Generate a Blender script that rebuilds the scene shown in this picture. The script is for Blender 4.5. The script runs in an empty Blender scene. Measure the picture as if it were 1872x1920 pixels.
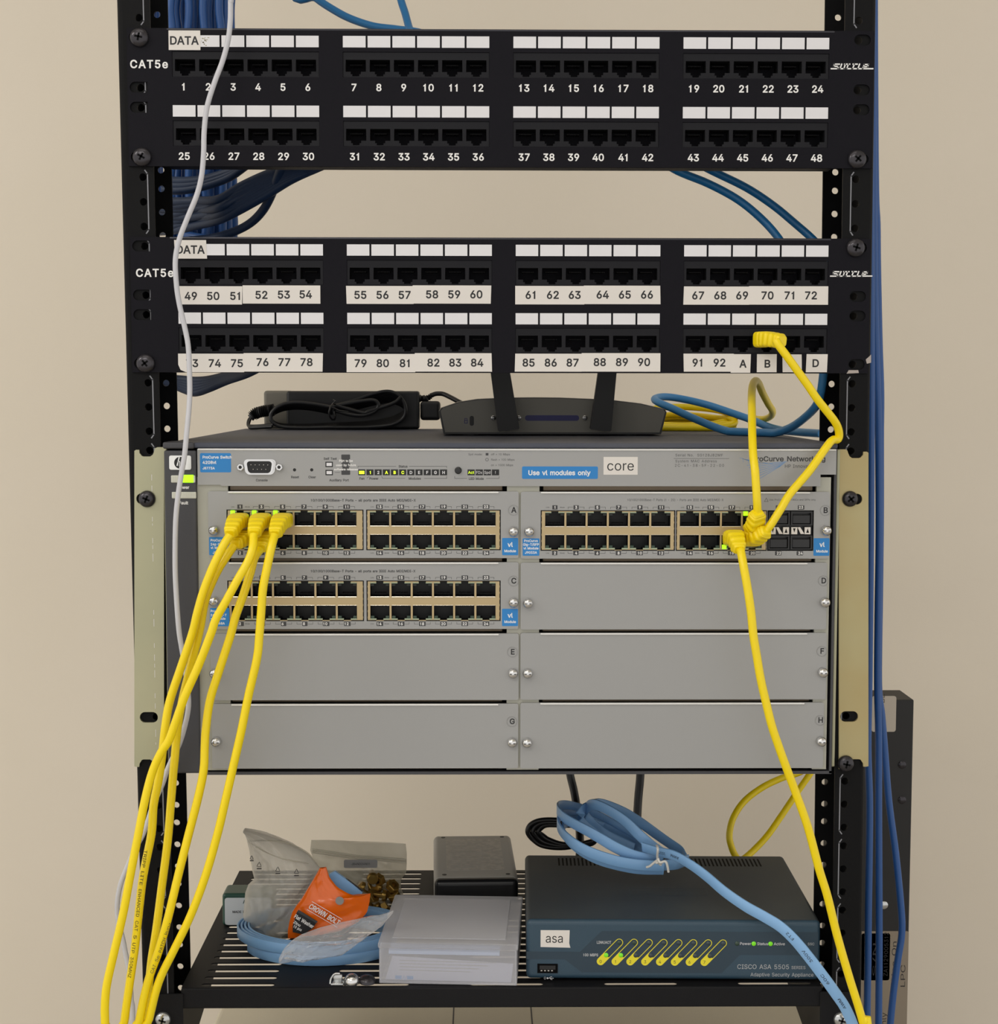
import bpy, bmesh, math, random
from mathutils import Vector, Matrix, geometry
random.seed(7)
SC = bpy.context.scene
COL = SC.collection
ZO = 1.45                      # height in metres of the rack datum (top edge of the upper panel) above the floor
FL = -1450.0                   # floor, in rack millimetres
# ---------------------------------------------------------------- camera (rack millimetres, radians)
CAM = Vector((-13.79, -1057.25, -231.35)); PITCH, YAW, ROLL, FPX = 0.07766, 0.01239, 0.001365, 3000.0
FW = Vector((math.sin(YAW)*math.cos(PITCH), math.cos(YAW)*math.cos(PITCH), -math.sin(PITCH)))
_r0 = Vector((math.cos(YAW), -math.sin(YAW), 0)); _u0 = _r0.cross(FW)
RT = math.cos(ROLL)*_r0 + math.sin(ROLL)*_u0; UP = -math.sin(ROLL)*_r0 + math.cos(ROLL)*_u0
cd = bpy.data.cameras.new('camera'); cam = bpy.data.objects.new('camera', cd); COL.objects.link(cam)
cd.sensor_fit = 'HORIZONTAL'; cd.sensor_width = 36; cd.lens = FPX/1872*36; cd.clip_start = .01
mw = Matrix((RT, UP, -FW)).transposed().to_4x4(); mw.translation = CAM*.001 + Vector((0, 0, ZO)); cam.matrix_world = mw
SC.camera = cam
# ---------------------------------------------------------------- light and exposure
SC.view_settings.view_transform = 'Standard'; SC.view_settings.look = 'None'
SC.view_settings.exposure = -0.20; SC.view_settings.gamma = 1.0; SC.view_settings.use_curve_mapping = False
W = bpy.data.worlds.new('world'); SC.world = W; W.use_nodes = True
W.node_tree.nodes['Background'].inputs[0].default_value = (1.0, .975, .94, 1)
W.node_tree.nodes['Background'].inputs[1].default_value = 1.2
LAMP_W = 6.0; LAMP_COL = (1.0, .97, .92)
LAMPS = [(-300, -750, .25), (-700, -2050, 1.5), (-2200, -1150, 2.2)]
# ---------------------------------------------------------------- helpers
def at(u, v, y):
    d = FW*FPX + RT*(u-936) + UP*(960-v); t = (y-CAM.y)/d.y
    return CAM + t*d
def on(u, v, z):
    d = FW*FPX + RT*(u-936) + UP*(960-v); t = (z-CAM.z)/d.z
    return CAM + t*d
def lin(c):
    c = c/255.0
    return c/12.92 if c <= .04045 else ((c+.055)/1.055)**2.4
MATS = {}
def M(name, rgb, rough=.5, metal=0.0, spec=.5, bump=None, var=None, emit=0, clear=None, coat=0, vscale=(1, 1, 1)):
    m = bpy.data.materials.new(name); m.use_nodes = True; nt = m.node_tree; N = nt.nodes; L = nt.links
    b = N['Principled BSDF']; col = tuple(lin(c) for c in rgb)+(1,)
    b.inputs['Base Color'].default_value = col; b.inputs['Roughness'].default_value = rough
    b.inputs['Metallic'].default_value = metal; b.inputs['Specular IOR Level'].default_value = spec
    b.inputs['Coat Weight'].default_value = coat
    if emit:
        b.inputs['Emission Color'].default_value = col; b.inputs['Emission Strength'].default_value = emit
    tc = N.new('ShaderNodeTexCoord'); mp = N.new('ShaderNodeMapping'); mp.inputs['Scale'].default_value = vscale
    L.new(tc.outputs['Object'], mp.inputs['Vector'])
    if bump:
        t = N.new('ShaderNodeTexNoise'); t.inputs['Scale'].default_value = bump[1]; t.inputs['Detail'].default_value = 3
        bp = N.new('ShaderNodeBump'); bp.inputs['Strength'].default_value = bump[0]; bp.inputs['Distance'].default_value = .0006
        L.new(mp.outputs[0], t.inputs['Vector']); L.new(t.outputs[0], bp.inputs['Height']); L.new(bp.outputs[0], b.inputs['Normal'])
    if var:
        t = N.new('ShaderNodeTexNoise'); t.inputs['Scale'].default_value = var[1]; t.inputs['Detail'].default_value = 4
        mx = N.new('ShaderNodeMix'); mx.data_type = 'RGBA'
        mx.inputs['A'].default_value = col; mx.inputs['B'].default_value = tuple(lin(c) for c in var[0])+(1,)
        rp = N.new('ShaderNodeMapRange'); rp.inputs[1].default_value = .4; rp.inputs[2].default_value = .62
        L.new(mp.outputs[0], t.inputs['Vector']); L.new(t.outputs[0], rp.inputs[0]); L.new(rp.outputs[0], mx.inputs['Factor'])
        L.new(mx.outputs['Result'], b.inputs['Base Color'])
    if clear is not None:      # thin see-through plastic: part of the light passes straight on
        tr = N.new('ShaderNodeBsdfTransparent'); ms = N.new('ShaderNodeMixShader'); lw = N.new('ShaderNodeLayerWeight')
        lw.inputs['Blend'].default_value = .35
        mr = N.new('ShaderNodeMapRange'); mr.inputs[3].default_value = clear; mr.inputs[4].default_value = min(1, clear+.45)
        L.new(lw.outputs['Facing'], mr.inputs[0]); L.new(mr.outputs[0], ms.inputs[0])
        L.new(tr.outputs[0], ms.inputs[1]); L.new(b.outputs[0], ms.inputs[2]); L.new(ms.outputs[0], N['Material Output'].inputs['Surface'])
    MATS[name] = m
    return m
# ---- lettering: outlines of a plain grotesque in two weights; rows of [character code, advance, outline x y ...]
FONT_R = [
[65,240,[8,0,101,254,138,254,231,0,198,0,144,151,132,186,116,239,123,239,106,185,95,151,43,0],[55,71,55,99,185,99,185,71]],
[66,228,[30,0,30,254,121,254,145,252,164,245,180,235,190,221,197,205,199,187,198,172,193,160,178,143,157,133,157,131,170,129,182,123,192,114,201,102,207,86,209,68,207,50,200,33,189,20,172,9,151,2,123,0],[62,29,122,29,148,31,165,40,175,53,178,68,176,81,171,92,163,102,153,109,140,114,124,115,62,115],[62,143,119,143,144,148,154,155,162,163,166,174,168,186,165,202,156,214,141,223,120,226,62,226]],
[67,255,[134,-3,103,1,75,12,52,32,35,58,24,90,20,127,24,165,35,197,52,223,75,242,103,254,134,258,170,252,186,245,201,236,214,224,224,209,232,193,236,174,204,174,195,197,179,214,158,224,134,228,111,225,92,216,75,202,62,182,54,157,52,127,54,97,63,72,75,53,92,38,112,29,134,26,158,30,179,40,195,57,204,80,236,80,232,62,224,45,214,31,201,19,187,9,170,2,153,-2]],
[68,251,[109,0,48,0,48,29,107,29,136,31,159,40,177,55,189,75,197,99,200,128,197,156,190,180,177,200,160,214,138,223,110,226,47,226,47,254,113,254,147,251,176,239,200,221,217,196,227,164,231,128,227,91,217,59,199,34,175,15,145,4],[62,254,62,0,30,0,30,254]],
[69,209,[30,0,30,254,186,254,186,226,62,226,62,143,178,143,178,114,62,114,62,29,188,29,188,0]],
[70,205,[30,0,30,254,185,254,185,226,62,226,62,139,173,139,173,111,62,111,62,0]],
[71,260,[134,-3,102,1,75,13,52,32,35,58,24,90,20,127,24,165,35,197,52,223,74,242,102,254,132,258,152,256,170,252,187,245,202,235,214,222,225,208,232,192,237,174,204,174,194,197,178,213,158,224,133,228,111,225,92,216,75,202,62,182,54,157,52,127,54,97,63,72,75,53,92,38,112,29,134,26,155,29,172,36,187,47,198,62,205,80,207,101,217,100,141,100,141,128,239,128,239,100,236,71,225,45,209,25,188,9,163,0]],
[72,258,[30,0,30,254,62,254,62,144,196,144,196,254,228,254,228,0,196,0,196,116,62,116,62,0]],
[73,150,[16,0,16,29,59,29,59,226,16,226,16,254,135,254,135,226,91,226,91,29,135,29,135,0]],
[74,198,[93,-3,62,2,38,16,22,40,17,73,17,86,49,86,49,73,52,52,61,37,75,28,93,25,110,28,124,37,133,52,136,73,136,254,168,254,168,73,163,40,147,16,123,2]],
[75,233,[52,73,52,108,70,131,87,152,106,172,182,254,224,254,116,138,114,138],[30,0,30,254,62,254,62,167,62,112,62,97,62,0],[186,0,94,130,114,155,224,0]],
[76,196,[30,0,30,254,62,254,62,29,181,29,181,0]],
[77,314,[30,0,30,254,76,254,139,94,144,79,150,61,156,42,161,24,154,24,159,41,165,61,171,79,176,94,238,254,284,254,284,0,252,0,252,145,252,163,253,184,253,207,253,229,256,229,249,205,241,181,234,161,228,145,171,0,143,0,85,145,80,160,72,181,65,204,56,229,59,229,60,208,60,186,61,164,61,145,61,0]],
[78,262,[30,0,30,254,68,254,172,91,181,75,194,53,207,27,202,27,200,54,200,79,199,97,199,254,232,254,232,0,193,0,101,145,89,165,74,191,54,226,60,227,61,192,62,164,62,145,62,0]],
[79,267,[133,-3,103,1,75,12,52,32,35,58,24,90,20,127,24,165,35,197,52,223,75,242,103,254,133,258,164,254,192,242,215,223,232,197,243,165,247,127,243,90,232,58,215,32,192,12,164,1],[133,26,155,29,175,38,191,52,204,72,212,97,215,127,212,157,204,182,191,202,175,216,155,225,133,228,112,225,92,216,75,202,63,182,54,157,52,127,54,97,63,72,75,52,92,38,112,29]],
[80,222,[30,0,30,254,118,254,144,252,166,244,183,231,195,215,202,195,204,174,202,152,195,133,183,116,166,104,144,96,118,93,55,93,55,121,116,121,134,123,149,128,159,136,167,147,171,160,172,174,171,188,167,201,159,211,148,219,134,224,116,226,62,226,62,0]],
[81,267,[123,80,156,80,185,42,192,32,234,-24,200,-24,173,13,166,23],[133,-3,103,1,75,12,52,32,35,58,24,90,20,127,24,165,35,197,52,223,75,242,103,254,133,258,164,254,192,242,215,223,232,197,243,165,247,127,243,90,232,58,215,32,192,12,164,1],[133,26,155,29,175,38,191,52,204,72,212,97,215,127,212,157,204,182,191,202,175,216,155,225,133,228,112,225,92,216,75,202,63,182,54,157,52,127,54,97,63,72,75,52,92,38,112,29]],
[82,224,[30,0,30,254,118,254,145,252,167,244,183,232,195,217,202,198,205,176,202,154,195,136,183,120,166,109,145,101,118,99,48,99,48,128,117,128,135,129,149,133,160,141,167,150,171,162,173,176,171,190,167,202,159,212,149,220,134,224,116,226,62,226,62,0],[177,0,115,115,151,115,214,0]],
[83,223,[112,-4,86,-2,64,5,46,15,32,30,23,48,19,68,52,68,55,55,62,44,71,35,83,29,112,25,128,26,143,30,155,37,165,46,171,57,173,70,171,81,166,89,148,102,122,111,92,120,64,130,43,145,30,163,26,186,29,206,37,224,51,238,69,249,90,256,114,258,137,256,158,249,175,238,189,224,197,208,200,189,169,189,163,206,151,219,134,227,112,229,97,228,84,224,73,218,64,209,59,199,58,188,60,176,65,167,85,154,106,147,132,140,156,132,179,119,197,99,202,85,204,69,201,50,193,32,180,17,162,5,139,-2]],
[84,224,[16,226,16,254,208,254,208,226,128,226,128,0,96,0,96,226]],
[85,259,[129,-4,101,-1,77,8,57,22,42,40,33,62,30,87,30,254,62,254,62,89,64,72,70,57,80,44,94,34,110,28,129,26,149,28,165,34,179,44,188,57,194,72,196,89,196,254,229,254,229,87,226,62,216,40,201,22,182,8,157,-1]],
[86,240,[102,0,8,254,42,254,96,103,108,69,124,15,117,15,133,69,145,103,197,254,231,254,139,0]],
[87,343,[78,0,8,254,41,254,82,98,88,73,93,47,98,20,95,20,100,47,106,73,112,98,153,254,190,254,231,98,237,73,243,47,249,20,244,20,249,47,255,73,261,98,302,254,335,254,265,0,228,0,184,161,176,196,168,237,175,237,167,197,159,161,115,0]],
[88,237,[9,0,109,142,109,118,15,254,52,254,89,200,102,181,112,164,122,146,116,146,126,164,136,181,149,200,187,254,223,254,129,119,129,143,228,0,191,0,146,65,134,83,125,98,115,116,122,116,113,98,103,83,91,65,46,0]],
[89,236,[102,0,102,104,8,254,46,254,96,172,111,146,125,115,112,115,126,146,140,172,191,254,228,254,134,104,134,0]],
[90,219,[21,0,21,23,137,193,153,215,170,238,174,227,143,226,111,226,20,226,20,254,198,254,198,231,84,64,67,40,49,17,45,27,76,28,107,29,200,29,200,0]],
[97,195,[80,-4,63,-3,47,2,34,11,24,22,17,37,15,54,17,69,22,80,29,90,39,97,63,105,89,110,117,113,133,117,136,121,138,127,138,128,133,148,120,161,98,165,75,161,59,150,50,137,20,146,29,161,39,173,52,182,66,188,97,192,119,190,143,180,153,172,161,160,167,145,168,126,168,0,138,0,138,26,136,26,126,12,108,1],[85,23,101,24,114,29,124,37,132,47,136,57,138,69,138,95,130,91,116,88,100,86,88,84,67,79,52,70,47,62,46,52,51,36,65,26]],
[98,212,[115,-4,99,-3,86,2,69,16,59,29,56,29,56,0,26,0,26,254,57,254,57,160,59,160,69,173,86,186,98,191,115,192,137,189,156,180,173,166,185,146,193,122,195,94,193,66,185,42,173,23,157,8,137,-1],[110,23,126,26,140,33,150,44,158,58,163,75,164,95,163,114,158,131,150,145,140,156,126,163,110,165,94,163,81,156,70,145,62,131,58,114,56,95,58,75,63,58,70,43,81,32,94,26]],
[99,198,[104,-4,79,-1,58,8,41,23,28,43,20,66,17,94,20,122,28,146,41,165,58,180,79,189,104,192,130,189,153,178,170,161,181,138,151,131,145,145,135,155,121,162,104,165,86,162,73,155,62,144,54,129,50,112,48,94,50,75,54,59,62,44,73,33,86,26,104,23,121,26,135,33,146,44,152,59,181,51,171,28,153,11,130,0]],
[100,212,[98,-4,75,-1,56,8,40,23,27,42,20,66,17,94,20,122,27,146,40,166,56,180,75,189,98,192,114,191,126,186,144,173,153,160,155,160,155,254,186,254,186,0,156,0,156,29,153,29,143,16,126,2,114,-3],[102,23,118,26,132,32,142,43,150,58,154,75,156,95,154,114,150,131,142,145,132,156,118,163,102,165,86,163,72,156,62,145,54,131,50,114,48,95,50,75,54,58,62,44,73,33,86,26]],
[101,202,[106,-4,80,-1,58,8,41,23,28,42,20,66,17,93,20,121,28,145,40,165,58,180,78,189,103,192,133,187,147,180,160,170,170,157,179,141,184,121,186,97,186,85,37,85,37,110,169,110,155,101,153,119,149,134,141,147,131,157,118,163,103,165,87,163,73,157,62,147,54,135,50,121,48,105,48,89,50,69,55,53,64,40,76,31,90,25,106,23,127,26,143,36,153,53,182,45,177,32,168,20,156,10,141,2,125,-3]],
[102,127,[114,190,114,164,3,164,3,190],[40,0,40,216,42,231,48,243,57,252,68,259,94,265,111,263,121,260,114,234,107,236,97,237,85,235,77,230,72,221,71,209,71,0]],
[103,213,[103,-75,84,-74,67,-70,41,-55,25,-35,51,-20,61,-33,77,-44,103,-49,124,-46,141,-38,152,-23,156,-3,156,34,153,34,143,21,126,8,114,4,97,2,76,5,56,13,40,27,28,45,20,68,17,96,20,123,27,147,40,166,56,180,76,189,98,192,114,191,127,186,144,173,154,159,157,159,157,190,186,190,186,-4,183,-27,175,-45,162,-59,145,-68,125,-73],[102,30,118,32,132,38,142,47,150,61,155,77,156,96,155,115,150,132,142,146,132,156,119,163,102,165,86,163,73,156,62,145,54,131,50,115,48,96,50,78,54,61,62,48,73,38,86,32]],
[104,205,[57,113,57,0,26,0,26,254,57,254,57,144,51,144,62,166,76,181,94,189,114,192,132,190,148,184,161,174,170,160,177,142,179,120,179,0,148,0,148,118,145,137,136,152,123,161,105,165,92,163,80,159,71,151,63,141,58,129]],
[105,83,[26,0,26,190,57,190,57,0],[42,221,34,223,27,227,22,234,21,242,22,249,27,256,34,260,42,262,50,260,57,256,62,249,63,242,62,234,57,227,50,223]],
[106,83,[26,190,57,190,57,-15,55,-31,51,-45,43,-56,32,-65,19,-70,2,-71,-5,-71,-5,-43,1,-43,12,-42,20,-36,25,-27,26,-15],[42,221,34,223,27,227,22,234,20,242,22,249,27,256,34,260,42,262,50,260,57,256,61,249,63,242,61,234,57,227,50,223]],
[107,190,[55,68,55,106,60,106,142,190,180,190,92,100,89,100],[26,0,26,254,57,254,57,0],[147,0,74,93,96,114,186,0]],
[108,95,[70,-1,50,2,37,10,29,24,26,42,26,254,57,254,57,49,60,31,65,27,73,26,80,26,85,27,90,1,81,0]],
[109,305,[26,0,26,190,56,190,56,148,54,148,59,162,66,173,86,188,110,193,129,190,144,180,154,166,160,147,156,147,161,160,169,172,190,187,218,193,234,191,249,186,261,177,270,164,276,148,278,128,278,0,248,0,248,127,245,145,236,156,224,163,209,165,197,164,187,160,173,145,168,124,168,0,137,0,137,130,134,144,126,156,115,163,100,165,79,160,70,154,63,145,58,133,57,119,57,0]],
[110,205,[57,113,57,0,26,0,26,190,56,190,56,144,51,144,62,166,76,181,94,189,114,192,132,190,147,184,160,174,170,160,176,142,179,120,179,0,148,0,148,118,145,137,136,152,123,161,105,165,92,163,80,159,71,151,63,141,58,129]],
[111,208,[104,-4,79,-1,58,8,41,23,28,43,20,66,17,94,20,122,28,146,41,165,58,180,79,189,104,192,128,189,149,180,167,165,180,146,188,122,191,94,188,66,180,43,167,23,149,8,128,-1],[104,23,121,26,135,33,146,44,154,59,158,75,160,94,158,112,154,129,146,144,135,155,121,162,104,165,86,162,73,155,62,144,54,129,50,112,48,94,50,75,54,59,62,44,73,33,86,26]],
[112,212,[26,-71,26,190,56,190,56,160,59,160,69,173,86,186,98,191,115,192,137,189,156,180,173,166,185,146,193,122,195,94,193,66,185,42,173,23,157,8,137,-1,115,-4,99,-3,86,2,69,16,59,29,57,29,57,-71],[110,23,126,26,140,33,150,44,158,58,163,75,164,95,163,114,158,131,150,145,140,156,126,163,110,165,94,163,81,156,70,145,62,131,58,114,56,95,58,75,63,58,70,43,81,32,94,26]],
[113,212,[186,-71,155,-71,155,29,153,29,143,16,126,2,114,-3,98,-4,75,-1,56,8,40,23,27,42,20,66,17,94,20,122,27,146,40,166,56,180,75,189,98,192,114,191,126,186,144,173,153,160,156,160,156,190,186,190],[102,23,118,26,132,32,142,43,150,58,154,75,156,95,154,114,150,131,142,145,132,156,118,163,102,165,86,163,72,156,62,145,54,131,50,114,48,95,50,75,54,58,62,44,73,33,86,26]],
[114,130,[26,0,26,190,56,190,56,160,58,160,65,173,76,184,90,190,107,192,115,192,122,192,122,161,115,162,103,163,91,161,80,157,70,151,63,142,58,131,57,118,57,0]],
[115,182,[91,-4,72,-3,56,2,42,9,31,19,23,32,18,47,47,53,53,40,62,30,75,25,91,23,108,25,122,31,131,40,134,51,132,60,127,68,118,74,106,78,75,85,52,93,36,104,27,119,23,137,26,152,33,166,43,177,58,185,74,190,94,192,112,191,127,186,140,179,149,170,162,145,134,139,129,149,121,158,110,164,94,166,78,164,65,158,57,150,54,139,56,129,62,122,86,111,115,105,137,97,153,86,162,71,166,53,163,37,156,24,145,12,130,3,112,-2]],
[116,114,[102,190,102,164,3,164,3,190],[32,236,63,236,63,49,64,38,68,31,75,26,85,25,93,26,101,27,107,1,96,-1,84,-2,62,1,46,11,36,26,32,46]],
[117,205,[91,-3,73,-1,57,5,44,15,35,29,28,47,26,69,26,190,57,190,57,72,60,52,68,37,82,28,100,25,113,27,125,31,134,38,142,48,146,61,148,76,148,190,179,190,179,0,149,0,149,46,154,46,143,23,129,8,111,0]],
[118,195,[81,0,9,190,42,190,83,78,93,43,103,10,92,10,101,43,112,78,152,190,186,190,113,0]],
[119,284,[69,0,11,190,44,190,67,107,77,68,88,21,82,21,93,67,103,107,126,190,158,190,181,107,191,68,201,21,196,21,206,68,217,107,240,190,272,190,215,0,184,0,159,86,152,112,145,140,138,169,145,169,138,140,131,112,124,86,99,0]],
[120,189,[10,0,86,109,86,86,14,190,50,190,74,153,90,127,104,103,88,103,101,127,117,153,141,190,176,190,104,84,104,107,179,0,143,0,115,43,100,68,86,91,102,91,89,68,74,43,46,0]],
[121,195,[24,-69,31,-43,36,-44,52,-44,65,-37,75,-18,81,-1,9,190,42,190,83,78,93,43,103,10,92,10,101,43,112,78,153,190,186,190,102,-29,88,-54,70,-68,46,-73,32,-72]],
[122,190,[21,0,21,23,127,160,127,161,24,161,24,190,166,190,166,165,63,30,63,28,169,28,169,0]],
[48,227,[113,-3,87,0,65,12,47,31,34,57,27,89,24,127,27,165,35,197,48,223,65,242,87,254,113,258,139,254,161,242,179,223,192,197,200,165,203,127,200,89,192,57,179,31,162,12,140,0],[113,25,131,28,145,37,157,52,165,72,170,97,172,127,170,157,165,182,157,203,145,218,131,227,113,230,96,227,82,218,70,203,62,182,56,157,55,127,56,97,62,72,70,52,82,37,96,28]],
[49,200,[82,0,115,0,115,254,94,254,87,237,70,218,41,204,41,175,64,185,82,197]],
[50,227,[32,0,32,24,117,114,141,141,155,163,160,186,159,198,154,209,146,218,137,224,112,230,98,228,86,224,77,216,69,207,65,195,64,181,33,181,35,202,43,221,55,237,72,248,91,255,112,258,134,255,153,248,169,237,181,223,188,205,191,186,185,159,168,129,133,90,76,30,76,28,195,28,195,0]],
[51,227,[109,-3,87,-1,66,5,49,15,35,29,26,46,22,66,55,66,57,54,63,44,72,35,83,30,109,25,138,30,149,37,157,46,163,58,165,72,163,86,158,98,150,109,137,117,121,122,101,124,78,124,78,150,144,224,144,226,35,226,35,254,186,254,186,230,106,139,106,144,132,144,154,138,172,127,185,111,194,93,196,72,194,51,185,33,172,18,154,6,133,-1]],
[52,227,[20,53,20,79,123,254,155,254,54,83,54,81,207,81,207,53],[141,0,141,61,141,73,141,159,171,159,171,0]],
[53,227,[111,-3,89,-1,70,6,54,16,41,30,33,47,30,65,61,65,64,54,69,44,87,30,111,25,125,27,138,32,149,41,157,52,162,66,164,81,162,97,157,111,148,122,137,131,124,137,109,138,84,134,64,123,34,126,48,254,183,254,183,226,75,226,67,151,68,151,89,162,115,167,131,165,147,160,161,153,172,143,182,130,189,116,194,99,195,82,193,58,184,38,171,21,154,8,134,-1]],
[54,227,[113,-3,91,-1,71,7,55,20,42,37,34,58,32,81,34,100,40,119,69,170,126,254,161,254,75,131,73,131,83,144,98,153,117,157,139,155,158,147,173,136,185,120,192,101,194,79,192,56,184,36,171,20,155,7,135,-1],[113,24,127,26,139,31,149,40,157,51,162,64,164,79,162,94,157,107,149,118,139,126,127,131,113,133,99,131,87,126,77,118,69,107,64,94,62,79,64,64,69,51,77,40,87,31,99,26]],
[55,227,[48,0,162,224,162,226,31,226,31,254,195,254,195,224,82,0]],
[56,227,[113,-3,89,-1,68,6,50,17,37,31,29,48,26,68,28,83,33,98,40,110,51,121,63,128,76,132,76,133,59,141,46,154,38,171,35,190,38,209,45,225,57,239,73,249,92,256,113,258,134,256,153,249,169,239,181,225,188,209,191,190,188,171,180,154,167,141,150,133,150,132,164,128,176,121,186,110,194,98,199,83,200,68,198,48,189,31,176,17,158,6,137,-1],[113,25,129,26,142,30,153,37,161,46,167,57,168,69,167,83,161,94,153,104,141,111,128,116,113,118,98,116,85,111,73,104,65,94,59,83,58,69,59,57,64,46,73,37,84,30,97,26],[113,145,137,150,146,157,154,165,158,176,160,188,158,200,154,210,147,218,138,225,113,230,89,225,79,218,72,210,68,200,66,188,68,176,72,165,79,157,89,150]],
[57,227,[113,258,135,255,155,247,171,234,184,217,192,197,194,173,192,155,186,135,158,84,100,0,65,0,151,124,154,124,144,111,128,101,109,97,87,100,69,107,53,119,41,134,34,154,32,176,34,198,42,218,55,235,71,247,91,255],[113,230,99,228,87,223,77,215,69,204,64,191,63,176,64,161,69,148,77,137,87,129,99,123,113,122,127,123,139,129,149,137,157,147,162,160,164,175,162,190,157,204,150,215,139,223,127,228]],
[45,227,[168,122,168,94,57,94,57,122]],
[47,125,[117,266,36,-38,7,-38,89,266]],
[46,94,[48,-2,39,-1,31,4,26,12,25,20,26,29,31,37,39,42,48,43,56,42,64,37,69,29,71,20,69,12,64,4,56,-1]],
[33,98,[34,80,32,254,66,254,64,80],[49,-2,40,-1,33,4,28,12,26,20,28,29,33,37,40,42,49,43,58,42,65,37,70,29,72,20,70,12,65,4,58,-1]],
[61,227,[36,122,36,151,191,151,191,122],[36,48,36,77,191,77,191,48]],
[58,94,[48,-2,39,-1,31,4,26,12,25,20,26,29,31,37,39,42,48,43,56,42,64,37,69,29,71,20,69,12,64,4,56,-1],[48,135,39,137,31,142,26,149,25,158,26,167,31,174,39,179,48,181,56,179,64,174,69,167,71,158,69,149,64,142,56,137]],
[40,137,[45,103,50,162,66,221,88,270,118,270,95,214,81,157,76,103,80,57,94,8,118,-48,88,-48,69,-11,56,27,47,66]],
[41,137,[19,-48,43,9,57,58,61,103,56,157,41,214,19,270,48,270,71,221,86,162,92,103,89,65,81,27,67,-11,48,-48]],
[176,158,[79,142,64,143,50,149,39,158,29,170,23,184,22,199,23,214,29,228,39,240,50,249,64,254,79,256,94,254,108,249,120,240,129,228,134,214,136,199,134,184,129,170,120,158,108,149,94,143],[79,167,95,171,107,183,111,199,107,215,95,226,79,231,63,226,52,215,47,199,52,183,63,171]]]
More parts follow.
